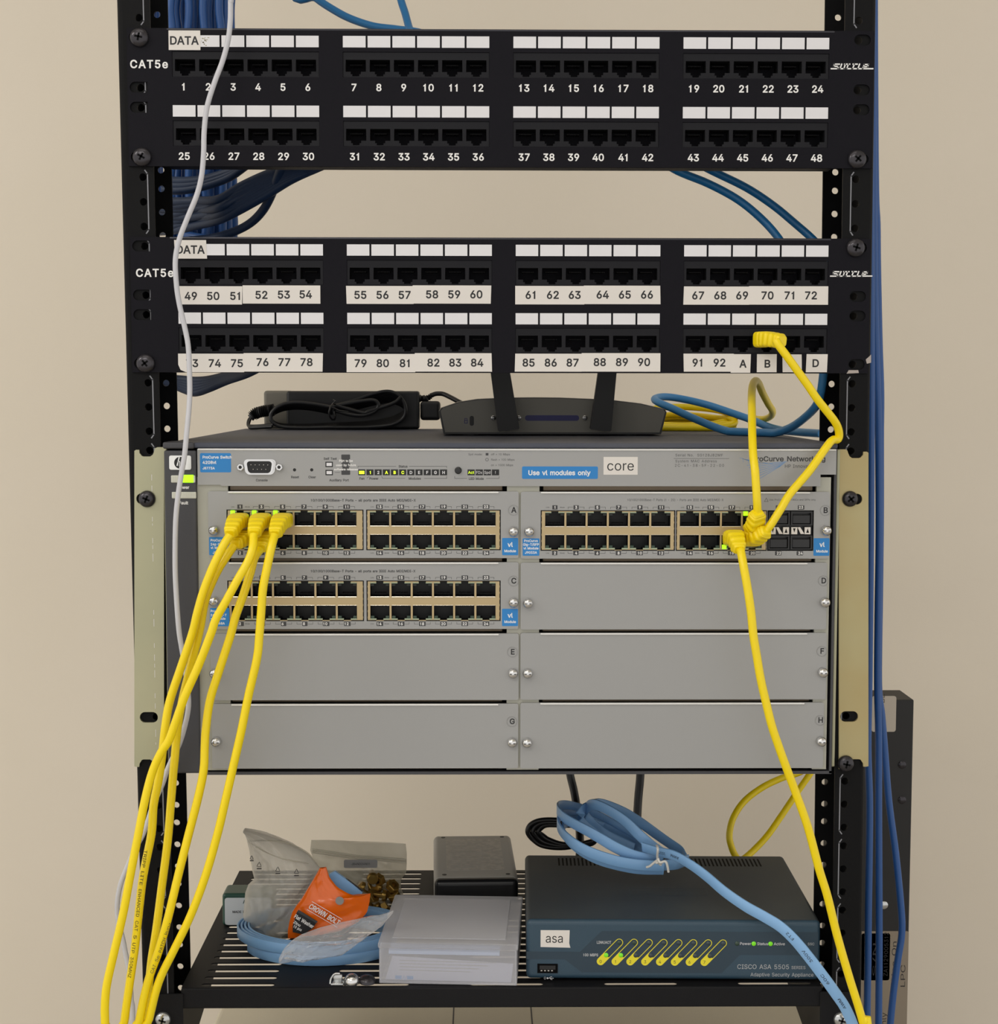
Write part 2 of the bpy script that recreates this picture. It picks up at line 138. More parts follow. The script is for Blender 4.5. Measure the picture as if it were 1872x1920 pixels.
FONT_B = [
[65,240,[-8,-11,93,265,146,265,247,-11,190,-11,133,148,122,183,101,250,137,250,117,182,106,148,50,-11],[44,60,44,110,196,110,196,60]],
[66,228,[19,-11,19,265,121,265,147,263,169,255,187,243,200,227,208,208,210,187,208,170,203,154,185,134,168,126,168,140,173,139,188,132,200,121,211,107,218,89,220,68,217,47,210,28,196,11,177,-1,153,-9,124,-11],[73,40,122,40,145,42,158,49,164,57,167,69,165,78,162,86,156,93,148,99,137,103,124,104,73,104],[73,154,118,154,140,158,147,163,152,169,156,177,157,186,155,197,149,206,138,212,119,215,73,215]],
[67,255,[133,-14,100,-10,69,3,44,24,25,53,13,87,9,127,13,167,25,202,44,230,69,251,100,264,134,269,173,263,192,255,208,244,222,231,233,215,242,196,251,163,197,163,185,191,172,205,154,214,134,217,115,214,98,207,84,194,73,177,65,155,63,127,65,99,73,77,84,60,98,48,115,40,134,38,154,41,172,49,185,63,197,91,251,91,242,58,234,40,222,24,208,10,192,0,174,-8,154,-13]],
[68,251,[110,-11,37,-11,37,40,107,40,133,42,153,50,169,62,179,79,186,101,189,128,186,154,180,176,169,192,154,204,135,212,110,215,36,215,36,265,113,265,150,261,182,249,208,228,227,201,238,167,242,128,238,88,227,54,207,26,181,6,148,-7],[73,265,73,-11,19,-11,19,265]],
[69,209,[19,-11,19,265,197,265,197,215,73,215,73,154,189,154,189,103,73,103,73,40,199,40,199,-11]],
[70,205,[19,-11,19,265,196,265,196,215,73,215,73,150,184,150,184,100,73,100,73,-11]],
[71,260,[134,-14,100,-10,69,3,44,24,25,53,13,87,9,127,13,167,25,201,43,230,69,251,99,264,132,269,154,267,174,262,192,254,209,243,223,230,234,214,243,196,252,163,197,163,184,190,171,205,154,214,133,217,114,214,98,207,84,195,73,177,65,155,63,127,65,99,73,77,84,60,98,48,115,40,134,38,152,40,167,45,179,54,188,67,194,83,198,114,220,99,130,89,130,139,250,139,250,99,246,68,235,40,217,17,194,0,166,-11]],
[72,258,[19,-11,19,265,73,265,73,155,185,155,185,265,239,265,239,-11,185,-11,185,105,73,105,73,-11]],
[73,150,[5,-11,5,40,48,40,48,215,5,215,5,265,146,265,146,215,102,215,102,40,146,40,146,-11]],
[74,198,[93,-15,58,-9,30,8,11,36,6,72,6,97,60,97,60,74,62,56,69,45,79,38,93,36,106,38,116,45,122,56,125,74,125,265,179,265,179,72,173,36,155,8,127,-9]],
[75,233,[47,60,41,112,61,137,79,159,98,180,177,265,238,260,120,126,118,127],[19,-11,19,265,73,265,73,167,73,113,73,97,73,-11],[180,-11,80,130,115,173,239,-8]],
[76,196,[19,-11,19,265,73,265,73,40,192,40,192,-11]],
[77,314,[19,-11,19,265,83,265,149,97,154,83,160,65,166,45,175,13,139,13,148,45,155,64,161,83,166,97,231,265,295,265,295,-11,241,-11,241,145,241,164,242,185,242,207,243,240,271,240,259,201,251,178,244,157,238,142,178,-11,136,-11,75,141,69,157,62,177,54,200,41,240,70,240,71,208,71,186,72,164,72,145,72,-11]],
[78,262,[19,-11,19,265,74,265,181,97,191,81,203,59,224,19,192,14,189,54,189,78,188,97,188,265,243,265,243,-11,187,-11,92,139,79,160,64,185,36,235,70,240,72,192,73,164,73,146,73,-11]],
[79,267,[133,-15,100,-10,69,3,44,24,25,53,13,87,9,127,13,167,25,202,44,230,69,251,100,264,133,269,167,264,198,251,223,230,242,201,254,167,258,127,254,87,242,53,223,24,198,3,167,-10],[133,38,152,40,169,47,183,60,194,77,202,99,204,127,202,155,194,178,183,195,169,207,152,214,133,217,115,214,98,207,84,195,73,177,65,155,63,127,65,99,73,77,84,60,98,47,115,40]],
[80,222,[19,-11,19,265,118,265,147,262,171,253,191,239,205,220,213,198,215,174,213,150,205,128,191,108,172,94,147,85,118,82,44,82,44,132,116,132,132,134,143,138,151,144,157,152,160,162,161,174,160,186,157,196,151,204,143,209,132,214,116,215,73,215,73,-11]],
[81,267,[108,87,162,91,194,49,201,39,249,-31,195,-35,164,7,157,16],[133,-15,100,-10,69,3,44,24,25,53,13,87,9,127,13,167,25,202,44,230,69,251,100,264,133,269,167,264,198,251,223,230,242,201,254,167,258,127,254,87,242,53,223,24,198,3,167,-10],[133,38,152,40,169,47,183,60,194,77,202,99,204,127,202,155,194,178,183,195,169,207,152,214,133,217,115,214,98,207,84,195,73,177,65,155,63,127,65,99,73,77,84,60,98,47,115,40]],
[82,224,[19,-11,19,265,118,265,147,263,172,254,191,240,205,222,213,200,216,176,213,152,205,130,191,112,171,99,147,90,118,88,37,88,37,139,116,139,133,140,144,143,152,149,157,156,160,165,162,176,160,188,157,197,152,204,144,210,132,214,116,215,73,215,73,-11],[170,-11,99,124,158,126,230,-10]],
[83,223,[112,-15,84,-13,59,-6,39,7,23,24,12,44,6,79,61,79,66,59,70,51,77,45,87,40,112,36,126,37,139,40,149,46,156,53,160,61,162,70,161,77,158,82,143,92,119,101,88,109,59,120,35,137,20,159,15,186,18,210,28,230,44,247,64,259,88,266,114,269,140,266,163,259,182,247,198,231,208,211,214,178,161,178,154,200,145,210,131,216,112,218,99,217,88,214,79,209,73,203,70,196,69,188,70,180,73,175,90,164,109,157,135,150,160,142,186,128,207,105,213,88,215,69,212,46,203,26,187,8,166,-5,141,-13]],
[84,224,[5,215,5,265,219,265,219,215,139,215,139,-11,85,-11,85,215]],
[85,259,[129,-15,99,-12,72,-2,50,14,33,34,22,59,19,86,19,265,73,265,73,90,75,75,80,62,88,52,99,44,113,39,129,37,146,39,160,44,171,52,179,62,184,75,185,90,185,265,240,265,240,86,236,59,226,34,209,14,187,-2,160,-12]],
[86,240,[94,-11,-8,265,50,265,107,107,118,72,139,4,102,4,123,72,134,107,190,265,247,265,147,-11]],
[87,343,[69,-11,-6,265,50,265,92,101,98,75,104,49,112,9,81,9,89,49,95,75,101,101,145,265,198,265,241,101,248,75,254,49,262,9,231,9,239,49,244,75,251,101,293,265,349,265,274,-11,219,-11,173,159,165,193,155,248,188,248,178,195,170,159,124,-11]],
[88,237,[-6,-8,112,153,112,108,0,262,58,265,98,206,111,186,121,170,138,136,100,136,116,170,127,186,140,206,181,265,238,262,126,109,126,154,243,-8,185,-11,137,59,125,77,115,92,99,125,138,125,122,93,112,77,100,58,51,-11]],
[89,236,[91,-11,91,101,-7,263,52,265,106,178,121,151,142,104,95,104,116,151,131,178,184,265,243,263,145,101,145,-11]],
[90,219,[10,-11,10,27,128,199,144,222,173,255,189,217,143,215,112,215,9,215,9,265,209,265,209,227,93,58,76,34,46,-1,30,38,76,39,107,40,211,40,211,-11]],
[97,195,[80,-15,60,-13,43,-8,27,2,14,16,7,34,4,54,6,72,12,86,22,98,34,106,60,116,87,121,115,124,127,127,126,127,127,129,127,127,123,143,115,151,98,154,79,151,67,143,55,124,5,139,19,167,32,181,47,191,64,198,97,203,122,200,149,190,161,179,171,165,177,147,179,126,179,-11,127,-11,127,15,142,15,134,4,112,-10],[86,34,98,35,109,39,116,45,122,52,126,60,127,70,127,78,133,81,118,77,102,75,90,73,71,69,60,62,58,58,57,53,60,43,69,37]],
[98,212,[115,-15,96,-13,81,-8,61,8,53,18,67,18,67,-11,15,-11,15,265,68,265,68,171,53,171,61,181,80,196,96,202,115,203,140,200,163,190,181,173,195,151,203,125,206,94,203,64,195,38,181,16,163,-1,140,-12],[110,34,123,36,133,42,141,50,148,62,152,77,153,95,152,112,148,127,141,138,133,147,123,152,110,154,97,152,87,147,79,139,73,127,69,113,67,95,69,77,73,62,79,50,87,41,98,36]],
[99,198,[104,-15,76,-12,52,-1,33,16,18,38,9,64,6,94,9,124,18,150,33,173,52,189,76,200,104,203,133,199,159,187,179,167,197,131,145,118,136,138,128,146,118,152,104,154,90,152,79,146,71,137,65,125,61,110,59,94,61,77,64,63,71,51,79,42,90,36,104,34,118,36,129,42,136,50,146,71,197,59,180,22,160,2,134,-11]],
[100,212,[97,-15,72,-12,50,-1,31,16,17,38,9,64,6,94,9,125,17,151,31,173,50,190,72,200,98,203,116,202,132,196,152,181,159,171,144,171,144,265,197,265,197,-11,145,-11,145,18,159,18,152,8,132,-8,116,-13],[102,34,115,36,125,41,133,50,139,62,143,77,145,95,143,113,140,127,133,139,125,147,115,152,102,154,89,152,79,147,71,138,64,127,61,112,59,95,61,77,65,62,71,50,79,42,89,36]],
[101,202,[106,-15,77,-12,53,-1,33,15,18,38,9,64,6,93,9,123,18,150,32,172,52,189,75,200,103,203,136,198,153,190,167,178,180,163,189,145,195,123,197,97,197,74,26,74,26,121,179,113,147,84,142,117,139,130,133,140,125,148,115,152,103,154,90,152,79,147,71,140,64,130,60,118,59,105,59,89,61,72,65,58,72,48,81,40,92,36,106,34,123,37,135,44,148,65,198,53,186,26,176,12,162,1,145,-8,127,-13]],
[102,127,[125,201,125,153,-8,153,-8,201],[29,-11,29,216,31,234,39,249,49,261,63,270,93,276,113,274,135,268,121,221,105,225,98,226,89,225,85,222,83,218,82,209,82,-11]],
[103,213,[104,-86,82,-85,63,-80,34,-64,9,-31,53,-6,68,-25,81,-34,104,-38,121,-35,134,-29,142,-19,145,-2,145,23,159,23,151,13,131,-2,116,-7,97,-9,73,-6,51,4,32,19,18,40,9,66,6,96,9,125,17,151,31,173,50,190,73,200,98,203,116,202,132,196,152,181,159,170,146,170,146,201,197,201,197,-5,194,-30,184,-51,169,-67,149,-78,127,-84],[102,41,115,42,126,47,134,54,140,65,144,79,145,96,144,113,140,128,134,139,125,147,115,152,102,154,89,152,79,147,71,138,65,127,61,113,59,96,61,80,65,66,71,55,79,47,89,42]],
[104,205,[68,113,68,-11,15,-11,15,265,68,265,68,133,35,133,53,172,69,190,90,200,114,203,134,201,153,194,169,182,180,165,187,145,190,121,190,-11,137,-11,137,117,135,134,128,144,119,151,105,153,95,152,86,149,78,144,73,136,69,126]],
[105,83,[15,-11,15,201,68,201,68,-11],[42,210,30,212,19,219,12,229,9,242,12,254,19,264,30,271,42,273,54,271,65,264,72,254,74,242,72,229,65,219,54,212]],
[106,83,[15,201,68,201,68,-16,66,-34,61,-50,51,-64,38,-74,21,-80,2,-82,-16,-82,-16,-32,0,-32,8,-31,12,-29,14,-24,15,-14],[42,210,29,212,19,219,12,229,9,242,12,254,19,264,29,271,42,273,54,271,64,264,72,254,74,242,72,229,64,219,54,212]],
[107,190,[49,55,44,117,56,117,138,201,193,195,97,89,93,89],[15,-11,15,265,68,265,68,-11],[142,-11,59,94,97,131,200,-7]],
[108,95,[69,-12,47,-9,29,2,18,20,15,41,15,265,68,265,68,50,70,37,70,38,74,37,79,37,93,40,103,-7,82,-11]],
[109,305,[15,-11,15,201,67,201,67,137,38,137,49,167,58,181,81,198,109,204,133,200,151,189,164,171,176,136,140,136,151,165,161,179,186,198,218,204,237,202,254,196,269,185,280,170,287,150,289,128,289,-11,237,-11,237,126,235,140,229,148,220,152,209,154,200,153,193,150,183,140,179,122,179,-11,126,-11,126,129,124,140,119,147,111,152,100,154,84,150,78,146,73,139,69,130,68,118,68,-11]],
[110,205,[68,113,68,-11,15,-11,15,201,67,201,67,133,35,133,53,172,69,190,90,200,114,203,134,201,153,194,168,182,180,165,187,145,190,121,190,-11,137,-11,137,117,135,134,128,144,119,151,105,153,95,152,86,149,78,144,73,136,69,126]],
[111,208,[104,-15,76,-12,52,-1,33,16,18,38,9,64,6,94,9,124,18,150,33,173,52,189,76,200,104,203,131,200,155,189,175,173,190,150,199,124,202,94,199,64,190,38,175,16,155,-1,131,-12],[104,34,118,36,128,42,137,51,143,63,147,77,149,94,147,110,143,125,137,137,128,146,118,152,104,154,90,152,79,146,71,137,65,125,61,110,59,94,61,77,64,63,71,51,79,42,90,36]],
[112,212,[15,-82,15,201,67,201,67,171,53,171,61,181,80,196,96,202,115,203,140,200,163,190,181,173,195,151,203,125,206,94,203,64,195,38,181,16,163,-1,140,-12,115,-15,97,-13,81,-8,61,8,53,18,68,18,68,-82],[110,34,123,36,133,42,141,50,148,62,152,77,153,95,152,112,148,127,141,138,133,147,123,152,110,154,97,152,87,147,79,139,73,127,69,113,67,95,69,77,73,62,79,50,87,41,98,36]],
[113,212,[197,-82,144,-82,144,18,159,18,151,8,132,-8,116,-13,97,-15,72,-12,50,-1,31,16,17,38,9,64,6,94,9,125,17,151,31,173,50,190,72,200,98,203,116,202,132,196,152,181,159,171,145,171,145,201,197,201],[102,34,115,36,125,41,133,50,139,62,143,77,145,95,143,113,140,127,133,139,125,147,115,152,102,154,89,152,79,147,71,138,64,127,61,112,59,95,61,77,65,62,71,50,79,42,89,36]],
[114,130,[15,-11,15,201,67,201,67,171,51,171,56,180,70,193,87,201,106,203,115,203,133,202,133,148,114,151,104,152,93,151,85,147,78,143,72,136,69,128,68,118,68,-11]],
[115,182,[91,-15,71,-14,52,-9,36,0,22,12,13,27,4,55,54,66,62,46,68,39,78,35,91,34,105,36,116,40,121,46,123,52,122,56,119,60,113,64,103,67,72,74,47,83,28,96,16,115,12,137,15,156,23,172,36,186,53,195,72,201,93,203,114,202,131,196,146,188,158,176,178,137,128,126,120,143,114,149,106,154,94,155,81,154,72,149,67,144,66,138,66,134,69,131,89,122,118,115,142,107,161,93,173,75,177,53,174,34,165,17,152,3,134,-7,114,-13]],
[116,114,[113,201,113,153,-8,153,-8,201],[21,247,74,247,74,49,75,41,76,38,79,37,85,36,91,36,109,39,120,-8,97,-12,84,-13,59,-9,38,2,25,22,21,46]],
[117,205,[91,-14,71,-11,52,-4,36,8,25,24,18,45,15,69,15,201,68,201,68,73,70,56,77,45,86,39,100,36,110,37,119,41,126,46,132,54,136,64,137,77,137,201,190,201,190,-11,138,-11,138,57,170,56,152,17,135,-1,114,-10]],
[118,195,[74,-11,-7,201,50,201,93,81,104,47,117,-1,77,-1,91,47,102,81,145,201,202,201,121,-11]],
[119,284,[61,-11,-4,201,52,201,77,110,88,71,101,10,69,10,82,70,92,110,118,201,167,201,191,110,201,70,215,10,182,10,196,70,206,110,232,201,287,201,223,-11,176,-11,149,83,142,110,135,137,124,180,159,180,149,138,142,110,135,83,108,-11]],
[120,189,[-5,-8,89,119,89,75,-1,198,56,201,83,159,99,132,119,94,72,94,92,132,107,159,135,201,191,198,101,74,101,118,194,-8,137,-11,106,37,91,62,71,100,118,100,99,62,83,37,52,-11]],
[121,195,[10,-77,23,-30,37,-33,49,-33,57,-29,65,-13,70,-1,-7,201,50,201,93,81,104,47,117,-1,77,-1,91,47,102,81,145,201,202,201,112,-34,97,-61,74,-78,46,-84,30,-82]],
[122,190,[10,-11,10,27,116,164,116,150,13,150,13,201,177,201,177,162,74,26,74,39,180,39,180,-11]],
[48,227,[113,-15,84,-10,58,3,38,25,24,53,16,87,13,127,16,167,24,201,38,230,58,251,84,264,113,269,143,264,168,251,188,230,202,201,211,167,214,127,211,87,203,53,188,25,168,3,143,-10],[113,36,127,38,138,45,147,57,155,75,159,99,161,127,159,156,155,179,147,197,138,209,127,216,113,219,100,216,89,209,80,197,72,179,67,156,66,127,67,99,72,75,80,57,89,45,100,38]],
[49,215,[75,-10,130,-10,130,265,96,265,87,244,69,226,36,210,36,164,57,172,75,186]],
[50,227,[21,-11,21,28,109,122,132,148,145,168,149,186,148,196,144,203,139,210,132,214,111,219,101,217,92,214,84,209,79,201,76,192,73,170,20,170,25,205,34,227,48,245,66,258,88,266,112,269,137,266,158,258,176,245,190,228,199,208,202,186,196,155,177,123,142,82,87,26,87,39,206,39,206,-11]],
[51,227,[109,-14,85,-12,62,-5,42,6,26,22,15,42,8,77,63,77,68,58,72,50,78,44,86,40,109,36,134,41,142,46,148,53,152,61,153,72,152,83,148,92,142,100,132,107,119,111,100,113,67,113,67,154,133,228,133,215,24,215,24,265,197,265,197,226,101,127,95,155,133,155,159,148,179,135,195,117,204,96,208,72,204,48,195,27,179,9,159,-4,136,-12]],
[52,227,[9,42,9,82,117,265,171,263,65,80,65,92,218,92,218,42],[130,-11,130,61,130,73,130,170,182,170,182,-11]],
[53,227,[111,-14,87,-12,65,-4,47,8,32,24,23,43,17,76,70,76,74,58,78,52,92,40,111,36,122,37,132,42,141,48,147,57,151,68,153,81,151,94,147,105,140,115,132,121,121,126,109,127,87,124,66,112,21,117,38,265,194,265,194,215,85,215,79,162,65,162,85,173,114,178,134,176,151,171,167,162,181,150,192,136,200,120,205,101,207,81,203,56,194,32,179,13,160,-2,137,-11]],
[54,227,[113,-14,88,-11,66,-2,47,12,33,32,24,55,21,81,23,102,30,124,59,176,120,265,176,262,81,120,58,123,75,152,94,164,117,168,142,165,163,157,181,143,195,125,203,103,206,78,203,53,194,31,179,12,161,-2,138,-12],[113,35,124,37,133,41,141,47,147,56,151,66,153,79,151,91,147,101,141,110,134,116,124,120,113,122,102,120,93,116,85,110,79,102,75,91,74,79,75,67,79,56,85,47,93,41,102,37]],
[55,227,[32,-10,151,227,151,215,20,215,20,265,206,265,206,222,89,-11]],
[56,227,[113,-14,87,-12,63,-4,43,8,28,25,18,45,15,67,17,86,23,102,32,117,44,129,58,138,65,140,65,126,53,132,37,147,27,168,24,190,27,212,36,231,50,247,68,259,89,266,113,269,137,266,158,259,176,247,190,231,199,212,202,190,199,168,189,148,173,132,161,126,161,140,168,138,183,129,194,117,204,102,210,86,211,67,208,45,198,25,183,8,163,-4,140,-12],[113,36,127,37,138,40,146,45,152,52,156,60,157,69,156,80,152,88,145,96,137,101,126,105,113,107,100,105,89,101,81,96,74,88,70,80,69,69,70,60,74,52,80,45,88,40,99,37],[113,156,133,160,139,165,144,171,147,179,149,188,147,197,144,204,139,210,133,214,113,219,93,214,87,210,82,204,79,197,77,188,79,179,82,171,87,165,93,160]],
[57,227,[113,269,138,266,161,257,179,242,194,222,203,199,206,173,203,152,196,130,167,78,106,-11,50,-8,145,135,168,131,151,102,132,90,109,86,85,89,63,97,45,111,32,129,23,151,21,176,24,201,33,224,47,242,66,257,88,266],[113,219,102,218,93,214,85,207,79,198,75,188,74,176,75,163,79,153,85,144,93,138,102,134,113,133,124,134,134,138,141,144,147,153,151,163,153,175,151,188,147,198,141,207,134,214,124,218]],
[45,227,[179,133,179,83,46,83,46,133]],
[47,125,[132,277,44,-49,-7,-49,81,277]]]
def fill(loops, nonzero=False):
    """triangles of a flat outline with holes (even-odd), counter-clockwise"""
    P = [Vector((p[0], p[1])) for l in loops for p in l]; E = []; o = 0
    for l in loops:
        n = len(l); E += [(o+i, o+(i+1) % n) for i in range(n)]; o += n
    vs, _, fs, _, _, _ = geometry.delaunay_2d_cdt(P, E, [], 0, 1e-6)
    out = []
    for f in fs:
        A, B, C = (vs[k] for k in f); x, y = (A.x+B.x+C.x)/3, (A.y+B.y+C.y)/3; c = 0
        for l in loops:
            for i in range(len(l)):
                p, q = l[i-1], l[i]
                if (p[1] > y) != (q[1] > y) and x < (q[0]-p[0])*(y-p[1])/(q[1]-p[1])+p[0]: c = (c+(1 if q[1] > p[1] else -1)) if nonzero else c ^ 1
        if c:
            ar = (B.x-A.x)*(C.y-A.y)-(B.y-A.y)*(C.x-A.x)
            out.append(tuple(f) if ar > 0 else (f[0], f[2], f[1]))
    return [(v.x, v.y) for v in vs], out
def _load(rows):
    D = {}
    for row in rows:
        vs, fs = fill([[(c[i]/500, c[i+1]/500) for i in range(0, len(c), 2)] for c in row[2:]], True)
        D[chr(row[0])] = (row[1]/500, vs, fs)
    return D
_FR, _FB = _load(FONT_R), _load(FONT_B)
_GL = {}
def glyphs(s, bold=0.0, shear=0.0, sp=1.0):
    k = (s, bold, shear, sp)
    if k in _GL: return _GL[k]
    F = _FB if bold > .005 and all(c in _FB or c == ' ' for c in s) else _FR
    x = 0; V = []; T = []
    for c in s:
        if c == ' ': x += .28*sp; continue
        adv, vs, fs = F[c]; b = len(V)
        V += [(x+p[0]+shear*p[1], p[1]) for p in vs]; T += [tuple(i+b for i in f) for f in fs]; x += adv*sp
    x0 = min(v[0] for v in V); x1 = max(v[0] for v in V)
    _GL[k] = ([(v[0]-x0, v[1]) for v in V], T, x1-x0)
    return _GL[k]
CAPH = max(v[1] for v in glyphs('H')[0])
def circ(cx, cz, r, n=20): return [(cx+r*math.cos(2*math.pi*i/n), cz+r*math.sin(2*math.pi*i/n)) for i in range(n)]
def rect(x0, x1, z0, z1): return [(x0, z0), (x1, z0), (x1, z1), (x0, z1)]
def rrect(x0, x1, z0, z1, r, n=4, cr=(1, 1, 1, 1)):
    out = []
    for k, (cx, cz, a) in enumerate(((x1-r, z1-r, 0), (x0+r, z1-r, 90), (x0+r, z0+r, 180), (x1-r, z0+r, 270))):
        if cr[k]:
            for i in range(n+1):
                t = math.radians(a+90*i/n); out.append((cx+r*math.cos(t), cz+r*math.sin(t)))
        else:
            out.append(((x1, z1), (x0, z1), (x0, z0), (x1, z0))[k])
    return out
def smooth(pts, k=6):
    P = [Vector(p) for p in pts]; out = []
    Q = [2*P[0]-P[1]]+P+[2*P[-1]-P[-2]]
    for i in range(1, len(Q)-2):
        a, b, c, d = Q[i-1:i+3]
        for j in range(k):
            t = j/k
            out.append(.5*((2*b)+(c-a)*t+(2*a-5*b+4*c-d)*t*t+(3*b-a-3*c+d)*t**3))
    out.append(P[-1])
    return out
class MB:
    def __init__(s): s.v = []; s.f = []; s.mi = []; s.sm = []
    def add(s, vs, fs, mi=0, sm=False):
        b = len(s.v); s.v += [Vector(v) for v in vs]
        for f in fs: s.f.append(tuple(i+b for i in f)); s.mi.append(mi); s.sm.append(sm)
        return s
    def box(s, x0, x1, y0, y1, z0, z1, mi=0):
        v = [(x, y, z) for x in (x0, x1) for y in (y0, y1) for z in (z0, z1)]
        return s.add(v, [(0, 1, 3, 2), (4, 6, 7, 5), (0, 4, 5, 1), (2, 3, 7, 6), (0, 2, 6, 4), (1, 5, 7, 3)], mi)
    def rbox(s, x0, x1, y0, y1, z0, z1, r=1, seg=3, mi=0, sm=False):
        bm = bmesh.new(); bmesh.ops.create_cube(bm, size=1)
        for v in bm.verts: v.co = Vector((x0+(v.co.x+.5)*(x1-x0), y0+(v.co.y+.5)*(y1-y0), z0+(v.co.z+.5)*(z1-z0)))
        bmesh.ops.bevel(bm, geom=bm.edges[:], offset=r, segments=seg, profile=.5, affect='EDGES')
        bm.verts.index_update()
        s.add([v.co.copy() for v in bm.verts], [tuple(v.index for v in f.verts) for f in bm.faces], mi, sm); bm.free()
        return s
    def plate(s, outer, holes=(), y0=0, y1=1, mi=0, fr=None, sm=False):
        """flat sheet with holes; outline in (x, z), thickness y0..y1; fr = (origin, ux, uz, uy) for other planes"""
        loops = [list(outer)]+[list(h) for h in holes]
        fv, tris = fill(loops); fl = [p for l in loops for p in l]; n = len(fl)
        if fr is None: T = lambda a, b, d: Vector((a, d, b))
        else: T = lambda a, b, d: fr[0]+fr[1]*a+fr[2]*b+fr[3]*d
        vs = [T(a, b, y0) for a, b in fl]+[T(a, b, y1) for a, b in fl]; fs = []
        m = len(fv)
        s.add([T(a, b, y0) for a, b in fv]+[T(a, b, y1) for a, b in fv], [t for t in tris]+[(m+a, m+c, m+b) for a, b, c in tris], mi, False)
        o = 0
        for li, l in enumerate(loops):
            m = len(l); ar = sum(l[i][0]*l[(i+1) % m][1]-l[(i+1) % m][0]*l[i][1] for i in range(m))
            fwd = (ar > 0) == (li == 0)
            for i in range(m):
                a, b = o+i, o+(i+1) % m
                fs.append((a, a+n, b+n, b) if fwd else (b, b+n, a+n, a))
            o += m
        return s.add(vs, fs, mi, sm)
    def text(s, t, x, z, y, h, mi=0, al='C', bold=0.0, shear=0.0, w=None, sp=1.0, ux=(1, 0, 0), uz=(0, 0, 1), org=None):
        vs, fs, wid = glyphs(t, bold, shear, sp); k = h/CAPH
        kx = k if w is None else w/wid
        off = {'C': -wid*kx/2, 'L': 0, 'R': -wid*kx}[al]
        o = Vector((x, y, z)) if org is None else Vector(org); ux = Vector(ux); uz = Vector(uz)
        return s.add([o+ux*(off+a*kx)+uz*(b*k-h/2) for a, b in vs], fs, mi)
    def tube(s, pts, r, n=10, mi=0, cap=True, closed=False, sq=None, up=None):
        """swept tube; r is a number, or a list of (half width, half height) per point; sq = squareness of the section"""
        P = [Vector(p) for p in pts]; m = len(P); fr = []; u = None
        for i in range(m):
            t = (P[(i+1) % m]-P[i-1]) if closed else (P[min(i+1, m-1)]-P[max(i-1, 0)])
            t.normalize()
            if u is None:
                u = Vector(up) if up else (Vector((0, 0, 1)) if abs(t.z) < .9 else Vector((1, 0, 0)))
            u = (u-t*u.dot(t))
            if u.length < 1e-6: u = t.orthogonal()
            u.normalize(); fr.append((t.cross(u), u.copy()))
        vs = []
        for i in range(m):
            a, b = (r, r) if isinstance(r, (int, float)) else r[i]
            for j in range(n):
                th = 2*math.pi*j/n; c, d = math.cos(th), math.sin(th)
                if sq:
                    c = math.copysign(abs(c)**sq, c); d = math.copysign(abs(d)**sq, d)
                vs.append(P[i]+fr[i][0]*a*c+fr[i][1]*b*d)
        fs = []
        for i in range(m if closed else m-1):
            for j in range(n):
                k = (i+1) % m
                fs.append((i*n+j, i*n+(j+1) % n, k*n+(j+1) % n, k*n+j))
        s.add(vs, fs, mi, True)
        if cap and not closed:
            b = len(s.v)-m*n
            s.f += [tuple(b+j for j in range(n-1, -1, -1)), tuple(b+(m-1)*n+j for j in range(n))]; s.mi += [mi, mi]; s.sm += [False, False]
        return s
    def lathe(s, prof, c, ax=(0, -1, 0), n=24, mi=0, sm=True):
        """prof = [(radius, height along axis)]"""
        ax = Vector(ax).normalized(); a = ax.orthogonal().normalized(); b = ax.cross(a); c = Vector(c); vs = []; m = len(prof)
        for r, h in prof:
            for j in range(n):
                t = 2*math.pi*j/n; vs.append(c+ax*h+(a*math.cos(t)+b*math.sin(t))*max(r, 1e-4))
        fs = [(i*n+j, i*n+(j+1) % n, (i+1)*n+(j+1) % n, (i+1)*n+j) for i in range(m-1) for j in range(n)]
        fs.append(tuple(range(n-1, -1, -1))); fs.append(tuple((m-1)*n+j for j in range(n)))
        return s.add(vs, fs, mi, sm)
    def strip(s, pts, w, y, mi=0):
        """flat printed line in the xz plane"""
        for (a, b), (c, d) in zip(pts, pts[1:]):
            L = math.hypot(c-a, d-b) or 1; nx, nz = -(d-b)/L*w/2, (c-a)/L*w/2; ex, ez = (c-a)/L*w/2, (d-b)/L*w/2
            s.add([(a-ex+nx, y, b-ez+nz), (a-ex-nx, y, b-ez-nz), (c+ex-nx, y, d+ez-nz), (c+ex+nx, y, d+ez+nz)], [(0, 1, 2, 3)], mi)
        return s
    def ribbon(s, pts, wid, w, t=1.2, mi=0):
        """flat cable: wid = direction of the width per point, w = width, t = thickness"""
        P = [Vector(p) for p in pts]; m = len(P); vs = []
        for i in range(m):
            d = (P[min(i+1, m-1)]-P[max(i-1, 0)]).normalized(); a = Vector(wid[i]); a = (a-d*a.dot(d)).normalized(); b = d.cross(a)
            ww = w[i] if isinstance(w, list) else w
            for x, y in ((-.5, -.3), (-.46, -.5), (.46, -.5), (.5, -.3), (.5, .3), (.46, .5), (-.46, .5), (-.5, .3)): vs.append(P[i]+a*x*ww+b*y*t)
        fs = [(i*8+j, i*8+(j+1) % 8, (i+1)*8+(j+1) % 8, (i+1)*8+j) for i in range(m-1) for j in range(8)]
        fs += [tuple(range(7, -1, -1)), tuple((m-1)*8+j for j in range(8))]
        return s.add(vs, fs, mi, True)
    def rot(s, c, ang, ax='Z', i0=0):
        R = Matrix.Rotation(ang, 3, ax); c = Vector(c)
        for i in range(i0, len(s.v)): s.v[i] = c+R @ (s.v[i]-c)
        return s
    def shift(s, d, i0=0):
        d = Vector(d)
        for i in range(i0, len(s.v)): s.v[i] = s.v[i]+d
        return s
